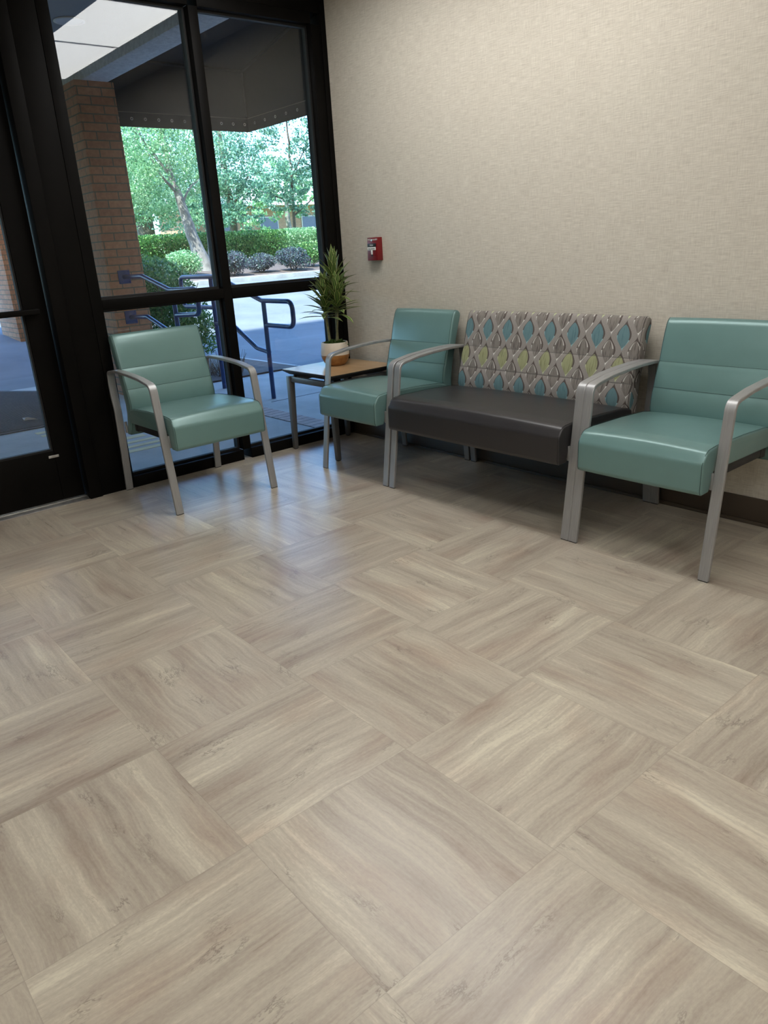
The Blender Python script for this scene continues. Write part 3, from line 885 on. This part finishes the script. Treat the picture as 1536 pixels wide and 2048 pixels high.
# ------------------------------------------------------------------ fire alarm pull station
fa = empty('fire_alarm_pull_station', (0.348, 0.012, 1.165), label='small red fire alarm pull station on the beige wall above the plant table', cat='fire alarm')
MB().hexa([(-0.047, -0.041, -0.064), (0.047, -0.041, -0.064), (0.048, 0.0, -0.065), (-0.048, 0.0, -0.065)],
          [(-0.047, -0.036, 0.064), (0.047, -0.036, 0.064), (0.048, 0.0, 0.065), (-0.048, 0.0, 0.065)]).build('housing', 'red', fa, bevel=0.003)
MB().box(-0.036, 0.036, -0.0425, -0.036, -0.040, 0.030).build('recess_plate', 'red', fa, bevel=0.001)
hd = MB().box(-0.036, 0.036, -0.0460, -0.0420, -0.006, 0.011).box(-0.007, 0.007, -0.0460, -0.0420, -0.030, -0.006).build('pull_handle', 'white', fa, bevel=0.0008)
ps = MB().box(-0.038, 0.038, -0.0445, -0.0410, 0.0115, 0.031).build('push_plate', 'black', fa, bevel=0.0006)
MB().box(-0.006, 0.006, -0.0435, -0.0422, -0.040, -0.030).build('slot', 'black', fa)
rot_ = (math.pi / 2, 0, 0)
text_mesh('FIRE', 0.0155, 'lettering', 'white', fa, (-0.027, -0.0376, 0.052), rot_)
text_mesh('ALARM', 0.0135, 'lettering', 'white', fa, (0.026, -0.0376, 0.052), rot_)
text_mesh('PUSH', 0.0125, 'lettering', 'white', ps, (0, -0.0447, 0.0212), rot_)
text_mesh('PULL DOWN', 0.0098, 'lettering', 'black', hd, (0, -0.0462, 0.0025), rot_)
lk = MB().tube([(-0.003, -0.034, 0.050), (-0.003, -0.0405, 0.050)], 0.0065, 16).build('lock', 'alu', fa, smooth=40)

# ------------------------------------------------------------------ outside: ground
def zg(x):
    if x > -5.5: return -0.03
    if x > -12.9: return -0.03 + (-5.5 - x) / 7.4 * 0.55
    return 0.52
def slab(xs, y0, y1, dz, thick, zf=zg):
    mb = MB(); n = len(xs); vs_ = []
    for x in xs:
        z = zf(x) + dz
        vs_ += [(x, y0, z), (x, y1, z), (x, y1, z - thick), (x, y0, z - thick)]
    fs_ = [(0, 1, 2, 3), tuple((n - 1) * 4 + i for i in (3, 2, 1, 0))]
    for i in range(n - 1):
        a = i * 4; b = a + 4
        for j in range(4):
            fs_.append((a + j, a + (j + 1) % 4, b + (j + 1) % 4, b + j))
    return mb.add(vs_, fs_)
struct(slab([-0.114, -2.0, -4.6], -7.0, 1.66, 0.0, 0.3), 'ground', 'concrete', 'pale concrete walk outside the window', 'pavement')
struct(slab([-4.6, -5.5, -12.9], -12.0, 1.66, -0.004, 0.3), 'ground_lot', 'asphalt', 'grey driveway beyond the concrete walk and the mat', 'pavement')
lot = slab([-0.114, -4.6, -5.5, -7.0, -9.0, -11.0, -12.9], 1.675, 34.0, -0.012, 0.3)
struct(lot, 'parking_lot', 'asphalt', 'sloping asphalt lot between the walk and the planted bed', 'pavement')
struct(slab([-0.114, -4.6], 1.66, 1.675, -0.02, 0.28), 'curb_edge', 'gasket', 'dark joint where the concrete walk meets the asphalt', 'curb')
jt = MB()
for x in (-1.55, -3.1): jt.box(x - 0.006, x + 0.006, 0.32, 1.66, -0.0302, -0.0288)
struct(jt, 'ground_joint', 'gasket', 'dark tooled joints across the concrete walk', 'pavement')
pv = MB().box(-1.62, -0.116, -0.02, 0.16, -0.04, -0.027)
struct(pv, 'ground_strip', 'paver', 'strip of brick pavers set into the concrete walk', 'pavement')
yl = MB()
for i, (a, b) in enumerate(((-1.38, -1.30), (-1.22, -1.16), (-1.09, -1.03), (-0.97, -0.90))):
    yl.box(a, b, -1.42 + 0.03 * i, -0.92 + 0.02 * i, -0.031, -0.0285)
for a, b in ((-2.16, -2.08), (-2.02, -1.95)): yl.box(a, b, -1.46, -1.16, -0.031, -0.0285)
yl.box(-4.12, -3.94, -0.93, -0.55, -0.031, -0.0285)
struct(yl, 'ground_marking', 'yellow', 'faded yellow stripes painted on the concrete walk', 'marking')
cb = slab([-12.9, -13.08], 1.7, 34, 0.10, 0.35, lambda x: 0.52)
struct(cb, 'curb', 'curb', 'pale concrete curb along the planted bed', 'curb', bevel=0.015)
bed = slab([-13.08, -14.2, -15.5, -17.0, -19.5], 1.7, 34, 0.0, 0.5, lambda x: 0.58 + (-13.08 - x) * 0.085)
struct(bed, 'ground_bed', 'mulch', 'mulched planting bed under the trees and hedges', 'flower bed')
struct(slab([-19.5, -60.0], -30, 60, 0.0, 0.5, lambda x: 1.05), 'ground_lawn', 'lawn', 'ground behind the hedges', 'ground')

# ------------------------------------------------------------------ outside: entrance canopy, pillars, awning
struct(MB().box(-0.30, 0.16, -42.0, 24.0, 2.736, 26.5), 'wall_facade', 'facade', 'upper storeys of the building over the window', 'wall')
struct(MB().box(-0.112, 0.0, 0.162, 24.0, -0.3, 2.72), 'wall_outer', 'brick', 'outer brick wall beside the storefront window', 'wall')
struct(MB().box(-0.30, -0.118, -12.0, -3.79, -0.3, 2.72), 'wall_outer', 'brick', 'outer brick wall past the entrance door', 'wall')
struct(MB().box(-9.0, -0.30, -8.0, -0.28, 2.70, 2.95), 'ceiling_soffit', 'soffit', 'grey ceiling of the entrance canopy outside', 'ceiling')
struct(MB().box(-9.0, -0.302, -8.3, -8.0, -0.3, 2.95), 'wall_skyblock', 'brick', 'added unseen brick wall keeping sky light out from under the entrance canopy', 'wall')  # added out of view to darken the pillar side and walk under the canopy
struct(MB().box(-9.0, -0.118, -0.28, -0.05, 2.62, 2.98), 'beam', 'stucco', 'rough stucco beam at the edge of the entrance canopy', 'beam', bevel=0.006)
struct(MB().box(-3.62, -3.0, -0.345, -0.005, -0.33, 2.62), 'pillar', 'brick', 'brick pillar carrying the canopy beam, with two rails bolted on', 'pillar', bevel=0.004)
struct(MB().box(-8.9, -8.0, 0.12, 0.80, -0.1, 2.62), 'pillar', 'brick', 'brick pillar seen through the door glass', 'pillar', bevel=0.004)

dl = empty('downlight', (-1.71, -0.80, 2.70), label='round recessed downlight in the canopy ceiling outside the window', cat='downlight')
MB().lathe([(0.098, -0.001), (0.100, -0.006), (0.086, -0.009), (0.078, -0.004)], n=40, cap0=False, cap1=False).build('trim_ring', 'white', dl, smooth=50, fixn=False)
MB().lathe([(0.079, -0.0045), (0.040, -0.0035), (0.002, -0.003)], n=40, cap0=False).build('lens', 'lamp', dl, fixn=False)

d2 = empty('downlight', (-6.9, -0.75, 2.70), label='round recessed downlight glowing warm, far out in the canopy ceiling', cat='downlight')
MB().lathe([(0.098, -0.001), (0.100, -0.006), (0.086, -0.009), (0.078, -0.004)], n=32, cap0=False, cap1=False).build('trim_ring', 'white', d2, smooth=50, fixn=False)
MB().lathe([(0.079, -0.0045), (0.040, -0.0035), (0.002, -0.003)], n=32, cap0=False).build('lens', m_emit('warm_lens', (1.0, 0.74, 0.42), 6.0), d2, fixn=False)
l2 = bpy.data.lights.new('warm_downlight', 'AREA')
l2.shape = 'DISK'; l2.size = 0.15; l2.energy = 14.0; l2.color = (1.0, 0.70, 0.38)
lo2 = bpy.data.objects.new('warm_downlight', l2)
COL.objects.link(lo2); lo2.parent = d2; lo2.location = (0, 0, -0.012)

aw = empty('awning', (-3.4, 0.75, 2.40), label='charcoal canvas awning with grommets along its hem, outside the window', cat='awning')
def W3(x, y, z): return (x + 3.4, y - 0.75, z - 2.40)
XA, XB, YA, YB = -3.40, -0.3045, -0.045, 1.53
def cloth(corners, name, n=None, th=0.004):
    a, b, c, d = [Vector(q) for q in corners]
    nn = (b - a).cross(d - a).normalized() * th
    return MB().hexa([a, b, c, d], [a + nn, b + nn, c + nn, d + nn]).build(name, 'awning', aw)
cloth([W3(XA, YA, 2.345), W3(XA, YB, 2.345), W3(XA, YB, 2.90), W3(XA, YA, 2.90)], 'front_panel')
cloth([W3(XA, YB, 2.345), W3(XB, YB, 2.345), W3(XB, YB, 3.55), W3(XA, YB, 2.90)], 'side_panel')
cloth([W3(XA, YA, 2.90), W3(XA, YB, 2.90), W3(XB, YB, 3.55), W3(XB, YA, 3.55)], 'roof_panel')
cloth([W3(XA, YA, 2.75), W3(XB, YA, 2.75), W3(XB, YA, 3.55), W3(XA, YA, 2.90)], 'gable_panel')
tf = MB()
for pth in ([W3(XA + 0.03, YA + 0.03, 2.885), W3(XA + 0.03, YB - 0.03, 2.885)], [W3(XA + 0.03, YB - 0.03, 2.885), W3(XB, YB - 0.03, 3.52)], [W3(XA + 0.03, YB - 0.03, 2.48), W3(XA + 0.03, YB - 0.03, 2.885)]):
    tf.tube(pth, 0.014, 8)
tf.build('support_pipe', 'awning', aw, smooth=40)
MB().box(*[v for p in zip(W3(XA + 0.0002, YA, 2.465), W3(XA + 0.006, YB - 0.01, 2.471)) for v in p]).build('hem_seam', 'seam', aw)
MB().box(*[v for p in zip(W3(XA + 0.01, YB - 0.006, 2.465), W3(XB, YB - 0.0002, 2.471)) for v in p]).build('hem_seam', 'seam', aw)
def grommet(c, axis):
    mb = MB(); R, r = 0.011, 0.0032; vs_ = []; fs_ = []
    for i in range(14):
        a = 2 * math.pi * i / 14
        for j in range(6):
            b = 2 * math.pi * j / 6
            rad = R + r * math.cos(b); h = r * math.sin(b)
            p = (h, rad * math.cos(a), rad * math.sin(a)) if axis == 0 else (rad * math.cos(a), h, rad * math.sin(a))
            vs_.append((c[0] + p[0], c[1] + p[1], c[2] + p[2]))
    for i in range(14):
        for j in range(6):
            fs_.append((i * 6 + j, ((i + 1) % 14) * 6 + j, ((i + 1) % 14) * 6 + (j + 1) % 6, i * 6 + (j + 1) % 6))
    mb.add(vs_, fs_).build('grommet', 'white', aw, smooth=60)
for i in range(12): grommet(W3(XA + 0.004, 0.02 + i * 0.1335, 2.414), 0)
for i in range(16): grommet(W3(XA + 0.14 + i * 0.19, YB - 0.004, 2.414), 1)

# ------------------------------------------------------------------ handrails
def rail_obj(label, y, mains, posts, plates):
    t = empty('handrail', (-2.4, y, -0.03), label=label, cat='handrail', group='blue pipe handrails beside the walk')
    L = lambda p: (p[0] + 2.4, 0.0, p[1] + 0.03)
    for pts, rad, nm in mains:
        MB().tube([L(p) for p in fillet([(a, b) for a, b in pts], rad, 7)], 0.0195, 14).build(nm, 'rail', t, smooth=50)
    for x, z in posts:
        MB().tube([L((x, -0.03)), L((x, z))], 0.0195, 14).build('post', 'rail', t, smooth=50)
    for x, z in plates:
        p = L((x, z))
        pt = MB().box(p[0], p[0] + 0.012, -0.055, 0.055, p[2] - 0.058, p[2] + 0.058).build('mounting_plate', 'rail', t, bevel=0.002)
        for sy in (-0.042, 0.042):
            for sz in (-0.044, 0.044):
                MB().tube([(p[0] + 0.012, sy, p[2] + sz), (p[0] + 0.017, sy, p[2] + sz)], 0.006, 8).build('bolt', 'rail', pt)
    return t
rail_obj('blue pipe handrail nearer the parking lot, standing on two posts', 0.425,
         [([(-2.54, 0.725), (-3.165, 0.725), (-3.165, 1.000), (-2.42, 1.000), (-1.70, 0.800), (-1.245, 0.800), (-1.245, 0.600), (-1.665, 0.600)], [0, .07, .07, .14, .14, .07, .07, 0], 'top_rail'),
          ([(-2.54, 0.585), (-2.22, 0.570), (-1.86, 0.395), (-1.665, 0.372)], [0, .14, .14, 0], 'lower_rail')],
         [(-2.55, 1.0), (-1.675, 0.80)], [])
rail_obj('blue pipe handrail bolted to the brick pillar', -0.20,
         [([(-2.99, 1.045), (-2.60, 1.050), (-2.09, 0.935), (-1.62, 0.945), (-1.62, 0.755), (-2.03, 0.735)], [0, .14, .14, .06, .06, 0], 'top_rail'),
          ([(-2.99, 0.690), (-2.62, 0.705), (-2.20, 0.590), (-2.03, 0.560)], [0, .14, .14, 0], 'lower_rail')],
         [(-2.045, 0.935)], [(-3.0, 1.045), (-3.0, 0.690)])

# ------------------------------------------------------------------ door mat and litter
mt = empty('door_mat', (-3.5, -2.2, -0.03), label='dark ribbed rubber mat on the concrete outside the entrance door', cat='door mat')
out = [(-1.17, -1.6), (1.18, -1.6), (1.18, 1.42), (-0.70, 1.42), (-1.17, 1.12)]
MB().add([(x, y, 0.0) for x, y in out] + [(x, y, 0.007) for x, y in out], [(4, 3, 2, 1, 0), (5, 6, 7, 8, 9)] + [(i, (i + 1) % 5, (i + 1) % 5 + 5, i + 5) for i in range(5)]).build('border', 'mat', mt)
rb = MB()
for i in range(70):
    x = -1.10 + i * 0.0319
    ytop = 1.36 if x > -0.66 else 1.08 + (x + 1.10) * 0.62
    rb.box(x, x + 0.019, -1.54, ytop, 0.007, 0.012)
rb.build('ribs', 'mat', mt)
lt = MB()
lt.add([(-2.70, -1.38, -0.017), (-2.655, -1.345, -0.012), (-2.60, -1.29, -0.010), (-2.655, -1.325, 0.002), (-2.72, -1.34, 0.000), (-2.78, -1.37, -0.008), (-2.705, -1.36, 0.006)],
       [(0, 1, 6), (1, 2, 3), (1, 3, 6), (3, 4, 6), (4, 5, 0), (4, 0, 6)])
props(lt.build('paper_scrap', 'paper', fixn=False), 'torn white paper scrap lying on the dark door mat', 'litter')

# ------------------------------------------------------------------ planting
rng = np.random.default_rng(11)
def leaf_cloud(name, mat, centers, radii, counts, size, parent=None, loc=(0, 0, 0), flat=0.0, shell=0.0, aspect=1.7, box=None, clump=0.0):
    """many small folded leaves; each leaf is one four-sided blade"""
    pts = []
    for (c, r, n) in zip(centers, radii, counts):
        q = rng.normal(size=(n, 3)); q /= np.linalg.norm(q, axis=1)[:, None]
        rad = rng.random(n) ** (1 / 3)
        if shell: rad = 1 - shell * rng.random(n) ** 1.5
        p_ = q * rad[:, None]
        if clump:                                         # leaves hang in sprays with gaps between them
            m = max(3, n // 45)
            cen = p_[:m]
            p_ = cen[rng.integers(0, m, n)] + rng.normal(size=(n, 3)) * clump * np.array([1.0, 1.0, 0.7])
        pts.append(np.array(c) + p_ * np.array(r))
    if box is not None:
        (x0, x1, y0, y1, z0, z1, n) = box
        q = rng.random((n, 3))
        pts.append(np.array([x0, y0, z0]) + q * np.array([x1 - x0, y1 - y0, z1 - z0]))
    P = np.concatenate(pts) - np.array(loc)
    N = len(P)
    d = rng.normal(size=(N, 3)); d[:, 2] -= 0.4; d /= np.linalg.norm(d, axis=1)[:, None]
    e = rng.normal(size=(N, 3)); e[:, 2] *= (1 - flat)
    e = np.cross(d, e); e /= np.linalg.norm(e, axis=1)[:, None]
    s = size * (0.65 + 0.7 * rng.random(N))[:, None]
    V = np.empty((N, 4, 3))
    V[:, 0] = P - d * s * 0.5; V[:, 2] = P + d * s * 0.5
    V[:, 1] = P + e * s * 0.5 / aspect; V[:, 3] = P - e * s * 0.5 / aspect
    me = bpy.data.meshes.new(name)
    me.vertices.add(N * 4); me.vertices.foreach_set('co', V.reshape(-1))
    me.loops.add(N * 4); me.loops.foreach_set('vertex_index', np.arange(N * 4, dtype=np.int32))
    me.polygons.add(N); me.polygons.foreach_set('loop_start', np.arange(0, N * 4, 4, dtype=np.int32))
    me.polygons.foreach_set('loop_total', np.full(N, 4, dtype=np.int32))
    me.update(); me.validate()
    me.materials.append(MT[mat])
    o = bpy.data.objects.new(name, me); COL.objects.link(o)
    if parent is not None: o.parent = parent
    else: o.location = loc
    return o

def tree(name, loc, label, group, bark, trunks, crowns, leafmat, size, sparse=0.0):
    t = empty(name, loc, label=label, cat='tree', group=group)
    for path, rs in trunks:
        pp = [Vector(p) - Vector(loc) for p in path]
        fine = []
        for i in range(len(pp) - 1):
            for s in range(4):
                f = s / 4
                w = Vector((rng.normal() * 0.012, rng.normal() * 0.012, 0)) if (i or s) else Vector((0, 0, 0))
                fine.append((pp[i].lerp(pp[i + 1], f) + w, rs[i] * (1 - f) + rs[i + 1] * f))
        fine.append((pp[-1], rs[-1]))
        MB().tube([p for p, _ in fine], [r for _, r in fine], 9).build('trunk' if rs[0] > 0.05 else 'branch', bark, t, smooth=60)
    leaf_cloud('crown', leafmat, [c for c, r, n in crowns], [r for c, r, n in crowns], [n for c, r, n in crowns], size, t, loc, clump=0.13)
    return t

G = 'trees across the parking lot'
b1 = Vector((-15.5, 7.2, 0.78))
tree('tree', b1, 'leaning grey forked tree in front of the left hedge', G, 'bark',
     [([(-15.50, 7.20, 0.70), (-15.60, 7.02, 1.5), (-15.71, 6.85, 2.40), (-15.78, 6.70, 3.2), (-15.84, 6.62, 4.4), (-15.9, 6.5, 5.4)], [0.25, 0.165, 0.12, 0.075, 0.05, 0.03]),
      ([(-15.62, 7.50, 0.74), (-15.80, 7.66, 2.0), (-15.84, 7.67, 3.45), (-15.89, 7.55, 4.7), (-15.9, 7.5, 5.6)], [0.15, 0.11, 0.09, 0.06, 0.03]),
      ([(-15.74, 6.78, 2.75), (-15.6, 6.35, 3.1), (-15.5, 6.0, 3.7)], [0.045, 0.03, 0.012]),
      ([(-15.72, 6.84, 2.45), (-15.8, 7.2, 2.9), (-15.8, 7.5, 3.1)], [0.04, 0.025, 0.012]),
      ([(-15.78, 6.72, 3.1), (-15.9, 6.2, 3.9), (-15.9, 5.8, 4.6)], [0.045, 0.03, 0.012])],
     [((-15.9, 6.0, 3.9), (0.9, 0.9, 1.3), 3600), ((-16.4, 7.2, 4.4), (1.0, 1.1, 1.3), 4000), ((-15.9, 5.3, 3.2), (0.9, 0.9, 1.0), 3200),
      ((-16.7, 7.9, 3.6), (0.8, 0.9, 1.1), 2800), ((-15.5, 5.0, 2.6), (0.8, 0.8, 0.7), 2000), ((-15.8, 6.5, 5.6), (1.8, 2.4, 1.2), 6400), ((-15.2, 6.3, 3.6), (0.35, 0.6, 0.9), 1400), ((-15.2, 7.1, 2.9), (0.35, 0.5, 0.5), 660), ((-16.6, 6.8, 2.9), (0.6, 1.0, 0.7), 1800)],
     'leafA', 0.064)
b2 = (-18.4, 12.15, 0.95)
tree('tree', b2, 'slim dark-stemmed tree with gaps of sky, behind the right hedge', G, 'barkdark',
     [([(-18.40, 12.15, 0.9), (-18.38, 12.16, 1.7), (-18.36, 12.2, 3.0), (-18.34, 12.22, 4.4), (-18.4, 12.2, 5.8)], [0.06, 0.055, 0.045, 0.035, 0.02]),
      ([(-18.38, 12.16, 2.2), (-18.3, 12.9, 2.7), (-18.2, 13.3, 3.0)], [0.03, 0.02, 0.01]),
      ([(-18.36, 12.18, 2.6), (-18.5, 11.5, 2.9), (-18.5, 11.1, 3.0)], [0.03, 0.02, 0.01]),
      ([(-18.36, 12.2, 3.4), (-18.3, 12.8, 4.2), (-18.2, 13.2, 5.0)], [0.025, 0.018, 0.008])],
     [((-18.4, 11.6, 3.5), (0.7, 0.8, 0.55), 1728), ((-18.5, 12.7, 3.3), (0.7, 0.7, 0.6), 1512), ((-18.4, 12.0, 4.4), (0.7, 1.0, 0.5), 1080), ((-18.4, 12.9, 4.4), (0.6, 0.7, 0.8), 1512), ((-18.4, 11.7, 2.7), (0.6, 0.7, 0.4), 1080),
      ((-18.3, 12.9, 2.4), (0.5, 0.6, 0.3), 468), ((-18.4, 12.3, 5.5), (1.2, 1.6, 0.6), 1800)],
     'leafB', 0.084)
b3 = (-22.44, 12.16, 0.98)
tree('tree', b3, 'full blue-green tree between the forked tree and the slim tree', G, 'barkdark',
     [([(-22.44, 12.16, 0.9), (-22.5, 12.22, 2.57), (-22.56, 12.16, 4.4), (-22.56, 12.16, 6.2)], [0.18, 0.14, 0.11, 0.05]),
      ([(-22.5, 12.2, 2.7), (-22.2, 12.9, 3.8), (-22.1, 13.3, 4.5)], [0.06, 0.04, 0.02])],
     [((-22.1, 12.28, 4.05), (1.1, 1.3, 1.2), 5100), ((-22.1, 11.82, 3.14), (0.8, 0.9, 0.8), 2210), ((-22.44, 12.51, 5.6), (1.6, 1.9, 1.1), 4420), ((-22.1, 13.3, 3.5), (0.6, 0.7, 0.6), 1105), ((-22.0, 11.82, 2.4), (0.7, 1.3, 0.5), 1530)],
     'leafB', 0.090)
b4 = (-31.71, 12.86, 1.05)
tree('tree', b4, 'tree with a thick dark trunk behind the left hedge', G, 'barkdark',
     [([(-31.71, 12.86, 0.9), (-31.69, 12.86, 2.9), (-31.7, 12.95, 5.2), (-31.7, 13.0, 8.0)], [0.44, 0.40, 0.32, 0.14])],
     [((-31.4, 12.86, 5.4), (2.0, 2.4, 2.0), 5400), ((-31.1, 14.8, 4.9), (1.7, 2.0, 2.2), 4500), ((-31.1, 16.3, 3.9), (1.5, 1.6, 1.6), 2550), ((-31.4, 14.1, 7.9), (2.4, 4.0, 1.5), 4800), ((-30.8, 11.3, 3.9), (1.5, 1.6, 1.5), 2550), ((-30.6, 14.6, 2.9), (1.1, 2.2, 0.9), 1950)],
     'leafB', 0.135)
b5 = (-20.2, 7.2, 1.05)
tree('tree', b5, 'bright leafy tree beside the brick pillar, behind the left hedge', G, 'bark',
     [([(-20.2, 7.2, 1.0), (-20.3, 7.4, 2.6), (-20.5, 7.1, 4.4), (-20.7, 6.7, 6.2)], [0.12, 0.10, 0.08, 0.04]),
      ([(-20.28, 7.35, 2.4), (-20.2, 7.9, 3.2), (-20.2, 8.1, 4.2)], [0.05, 0.035, 0.015])],
     [((-19.9, 7.3, 3.5), (0.9, 1.1, 1.2), 4212), ((-19.8, 6.6, 4.4), (1.0, 1.1, 1.1), 3888), ((-19.8, 7.8, 2.7), (0.7, 1.0, 0.6), 1944), ((-20.0, 7.4, 5.5), (1.6, 2.0, 1.0), 4860), ((-19.8, 8.9, 2.5), (0.6, 0.9, 0.5), 1360)],
     'leafA', 0.084)
b6 = (-28.0, 18.4, 1.05)
tree('tree', b6, 'distant pale tree beside the far brick building', G, 'bark',
     [([(-28.0, 18.4, 1.0), (-28.0, 18.4, 3.0), (-28.0, 18.5, 5.0)], [0.14, 0.11, 0.05])],
     [((-27.8, 18.2, 4.2), (1.3, 1.5, 1.2), 1260), ((-27.6, 16.6, 3.0), (1.0, 1.2, 0.9), 900), ((-27.8, 19.6, 3.4), (1.0, 1.0, 1.0), 720)],
     'leafA', 0.17)

def hedge(y0, y1, x0, x1, z0, z1, label, mat='leafC', size=0.060, dens=7000):
    n = int(dens * (y1 - y0))
    t = empty('hedge', ((x0 + x1) / 2, (y0 + y1) / 2, z0), label=label, cat='hedge', group='clipped hedges behind the bed')
    loc = t.location.copy()
    # leaves fill the clipped box and stand a little proud of it
    pts = []
    leaf_cloud('foliage', mat, [], [], [], size, t, loc, box=(x0, x1, y0, y1, z0 + 0.05, z1, n))
    br = MB()
    for i in range(int((y1 - y0) / 0.22)):
        y = y0 + 0.12 + i * 0.22 - loc.y
        br.tube([(0, y, -0.05), (rng.normal() * 0.04, y + rng.normal() * 0.05, 0.35), (rng.normal() * 0.1, y + rng.normal() * 0.1, (z1 - z0) * 0.8)], [0.012, 0.010, 0.005], 5)
    br.build('branches', 'twig', t)
hedge(5.4, 8.55, -18.1, -17.3, 0.92, 1.80, 'clipped hedge behind the leaning grey tree')
hedge(8.75, 10.95, -17.9, -17.0, 0.92, 1.80, 'long clipped hedge with a bright top behind the purple shrubs')
hedge(11.15, 14.5, -18.0, -17.1, 0.92, 1.82, 'lighter hedge nearest the corner of the window', 'leafA')

def shrub(c, r, mat, label, size, n, group='rounded shrubs in the mulch bed', cat='shrub', name='shrub', aspect=1.9):
    base = (c[0], c[1], c[2])
    t = empty(name, base, label=label, cat=cat, group=group)
    cs_, rs_, ns_ = [], [], []
    for i in range(7):                                    # irregular lobes, not a ball
        a = 6.283 * i / 7 + rng.uniform(-0.4, 0.4); q = rng.uniform(0.28, 0.44) if i else 0.0
        k_ = rng.uniform(0.44, 0.60) if i else 0.8
        cs_.append((c[0] + r[0] * q * math.cos(a), c[1] + r[1] * q * math.sin(a), c[2] + r[2] * (rng.uniform(0.55, 1.15) if i else 0.95)))
        rs_.append((r[0] * k_, r[1] * k_, r[2] * k_)); ns_.append(int(n * (0.16 if i else 0.3)))
    leaf_cloud('foliage', mat, cs_, rs_, ns_, size, t, base, aspect=aspect)
    st = MB()
    for i in range(9):
        a = 6.283 * i / 9
        st.tube([(0.03 * math.cos(a), 0.03 * math.sin(a), -0.03), (r[0] * 0.35 * math.cos(a), r[1] * 0.35 * math.sin(a), r[2] * 0.7), (r[0] * 0.6 * math.cos(a), r[1] * 0.6 * math.sin(a), r[2] * 1.4)], [0.010, 0.007, 0.004], 5)
    st.build('branches', 'twig', t)
    return t
shrub((-13.75, 7.00, 0.64), (0.44, 0.52, 0.36), 'leafD', 'purple-grey shrub at the window mullion', 0.050, 3600)
shrub((-14.0, 8.02, 0.66), (0.44, 0.52, 0.28), 'leafD', 'low purple-grey shrub in the middle of the bed', 0.050, 3000)
shrub((-13.85, 8.95, 0.64), (0.48, 0.56, 0.36), 'leafD', 'blue-grey shrub just left of the dracaena tips', 0.050, 3800)
shrub((-14.4, 9.95, 0.69), (0.48, 0.56, 0.40), 'leafE', 'grey-green shrub behind the dracaena tips', 0.054, 3200)
shrub((-14.6, 6.10, 0.70), (0.48, 0.62, 0.38), 'leafA', 'pale variegated shrub at the foot of the leaning tree', 0.06, 3000)

# feathery bush beside the pillar
nb = empty('bush', (-4.35, 0.72, -0.05), label='feathery green bush growing beside the brick pillar, behind the rails', cat='bush')
leaf_cloud('foliage', 'leafE', [(-4.5, 0.45, 0.80), (-4.4, 0.75, 0.78), (-4.1, 0.85, 0.55), (-3.95, 1.0, 0.36), (-4.8, 0.75, 0.95)], [(0.40, 0.36, 0.42), (0.45, 0.40, 0.42), (0.36, 0.28, 0.38), (0.26, 0.22, 0.24), (0.4, 0.4, 0.3)],
           [4200, 4800, 2600, 900, 2000], 0.050, nb, nb.location, aspect=2.8)
cs = MB()
for i in range(14):
    a = 6.283 * i / 14; q = 0.1 + 0.35 * (i % 3) / 2
    cs.tube([(0.05 * math.cos(a), 0.05 * math.sin(a), 0.0), (q * 0.5 * math.cos(a), q * 0.5 * math.sin(a), 0.5), (q * math.cos(a), q * math.sin(a), 0.95)], [0.009, 0.007, 0.004], 6)
cs.build('canes', 'twig', nb, smooth=60)
db = empty('dry_brush', (-3.28, 0.84, -0.012), label='low heap of dry brown twigs at the foot of the feathery bush', cat='brush')
tw = MB()
for i in range(150):
    a = rng.random() * 6.283; r = 0.20 * math.sqrt(rng.random())
    p = Vector((r * math.cos(a), r * math.sin(a), 0.0)); d = Vector((rng.normal() * 0.5, rng.normal() * 0.5, abs(rng.normal()) + 0.3)).normalized()
    tw.tube([p, p + d * rng.uniform(0.08, 0.26)], [0.003, 0.0015], 4)
tw.build('twigs', 'twig', db, fixn=False)
pd = slab([-2.95, -4.58], 0.50, 1.55, 0.0, 0.1, lambda x: -0.012)
struct(pd, 'ground_planter', 'mulch', 'small mulched planter beside the brick pillar', 'flower bed')

# far building
bd = empty('building', (-36.0, 23.5, 1.0), label='low brick building with a pale roof, far behind the hedges', cat='building')
MB().box(-2.0, 2.0, -7.0, 7.0, 0.0, 2.5).build('wall', 'brick', bd)
MB().hexa([(-2.6, -7.6, 2.5), (2.6, -7.6, 2.5), (2.6, 7.6, 2.5), (-2.6, 7.6, 2.5)], [(-0.2, -6.0, 3.6), (0.2, -6.0, 3.6), (0.2, 6.0, 3.6), (-0.2, 6.0, 3.6)]).build('roof', 'roof', bd)
for y in (-5.2, -2.4, 0.4, 3.2, 5.6):
    wd = MB().box(2.0, 2.06, y - 0.6, y + 0.6, 0.8, 1.95).build('window', 'roof', bd)
    MB().box(2.06, 2.08, y - 0.54, y + 0.54, 0.86, 1.89).build('pane', 'pane_dark', wd)
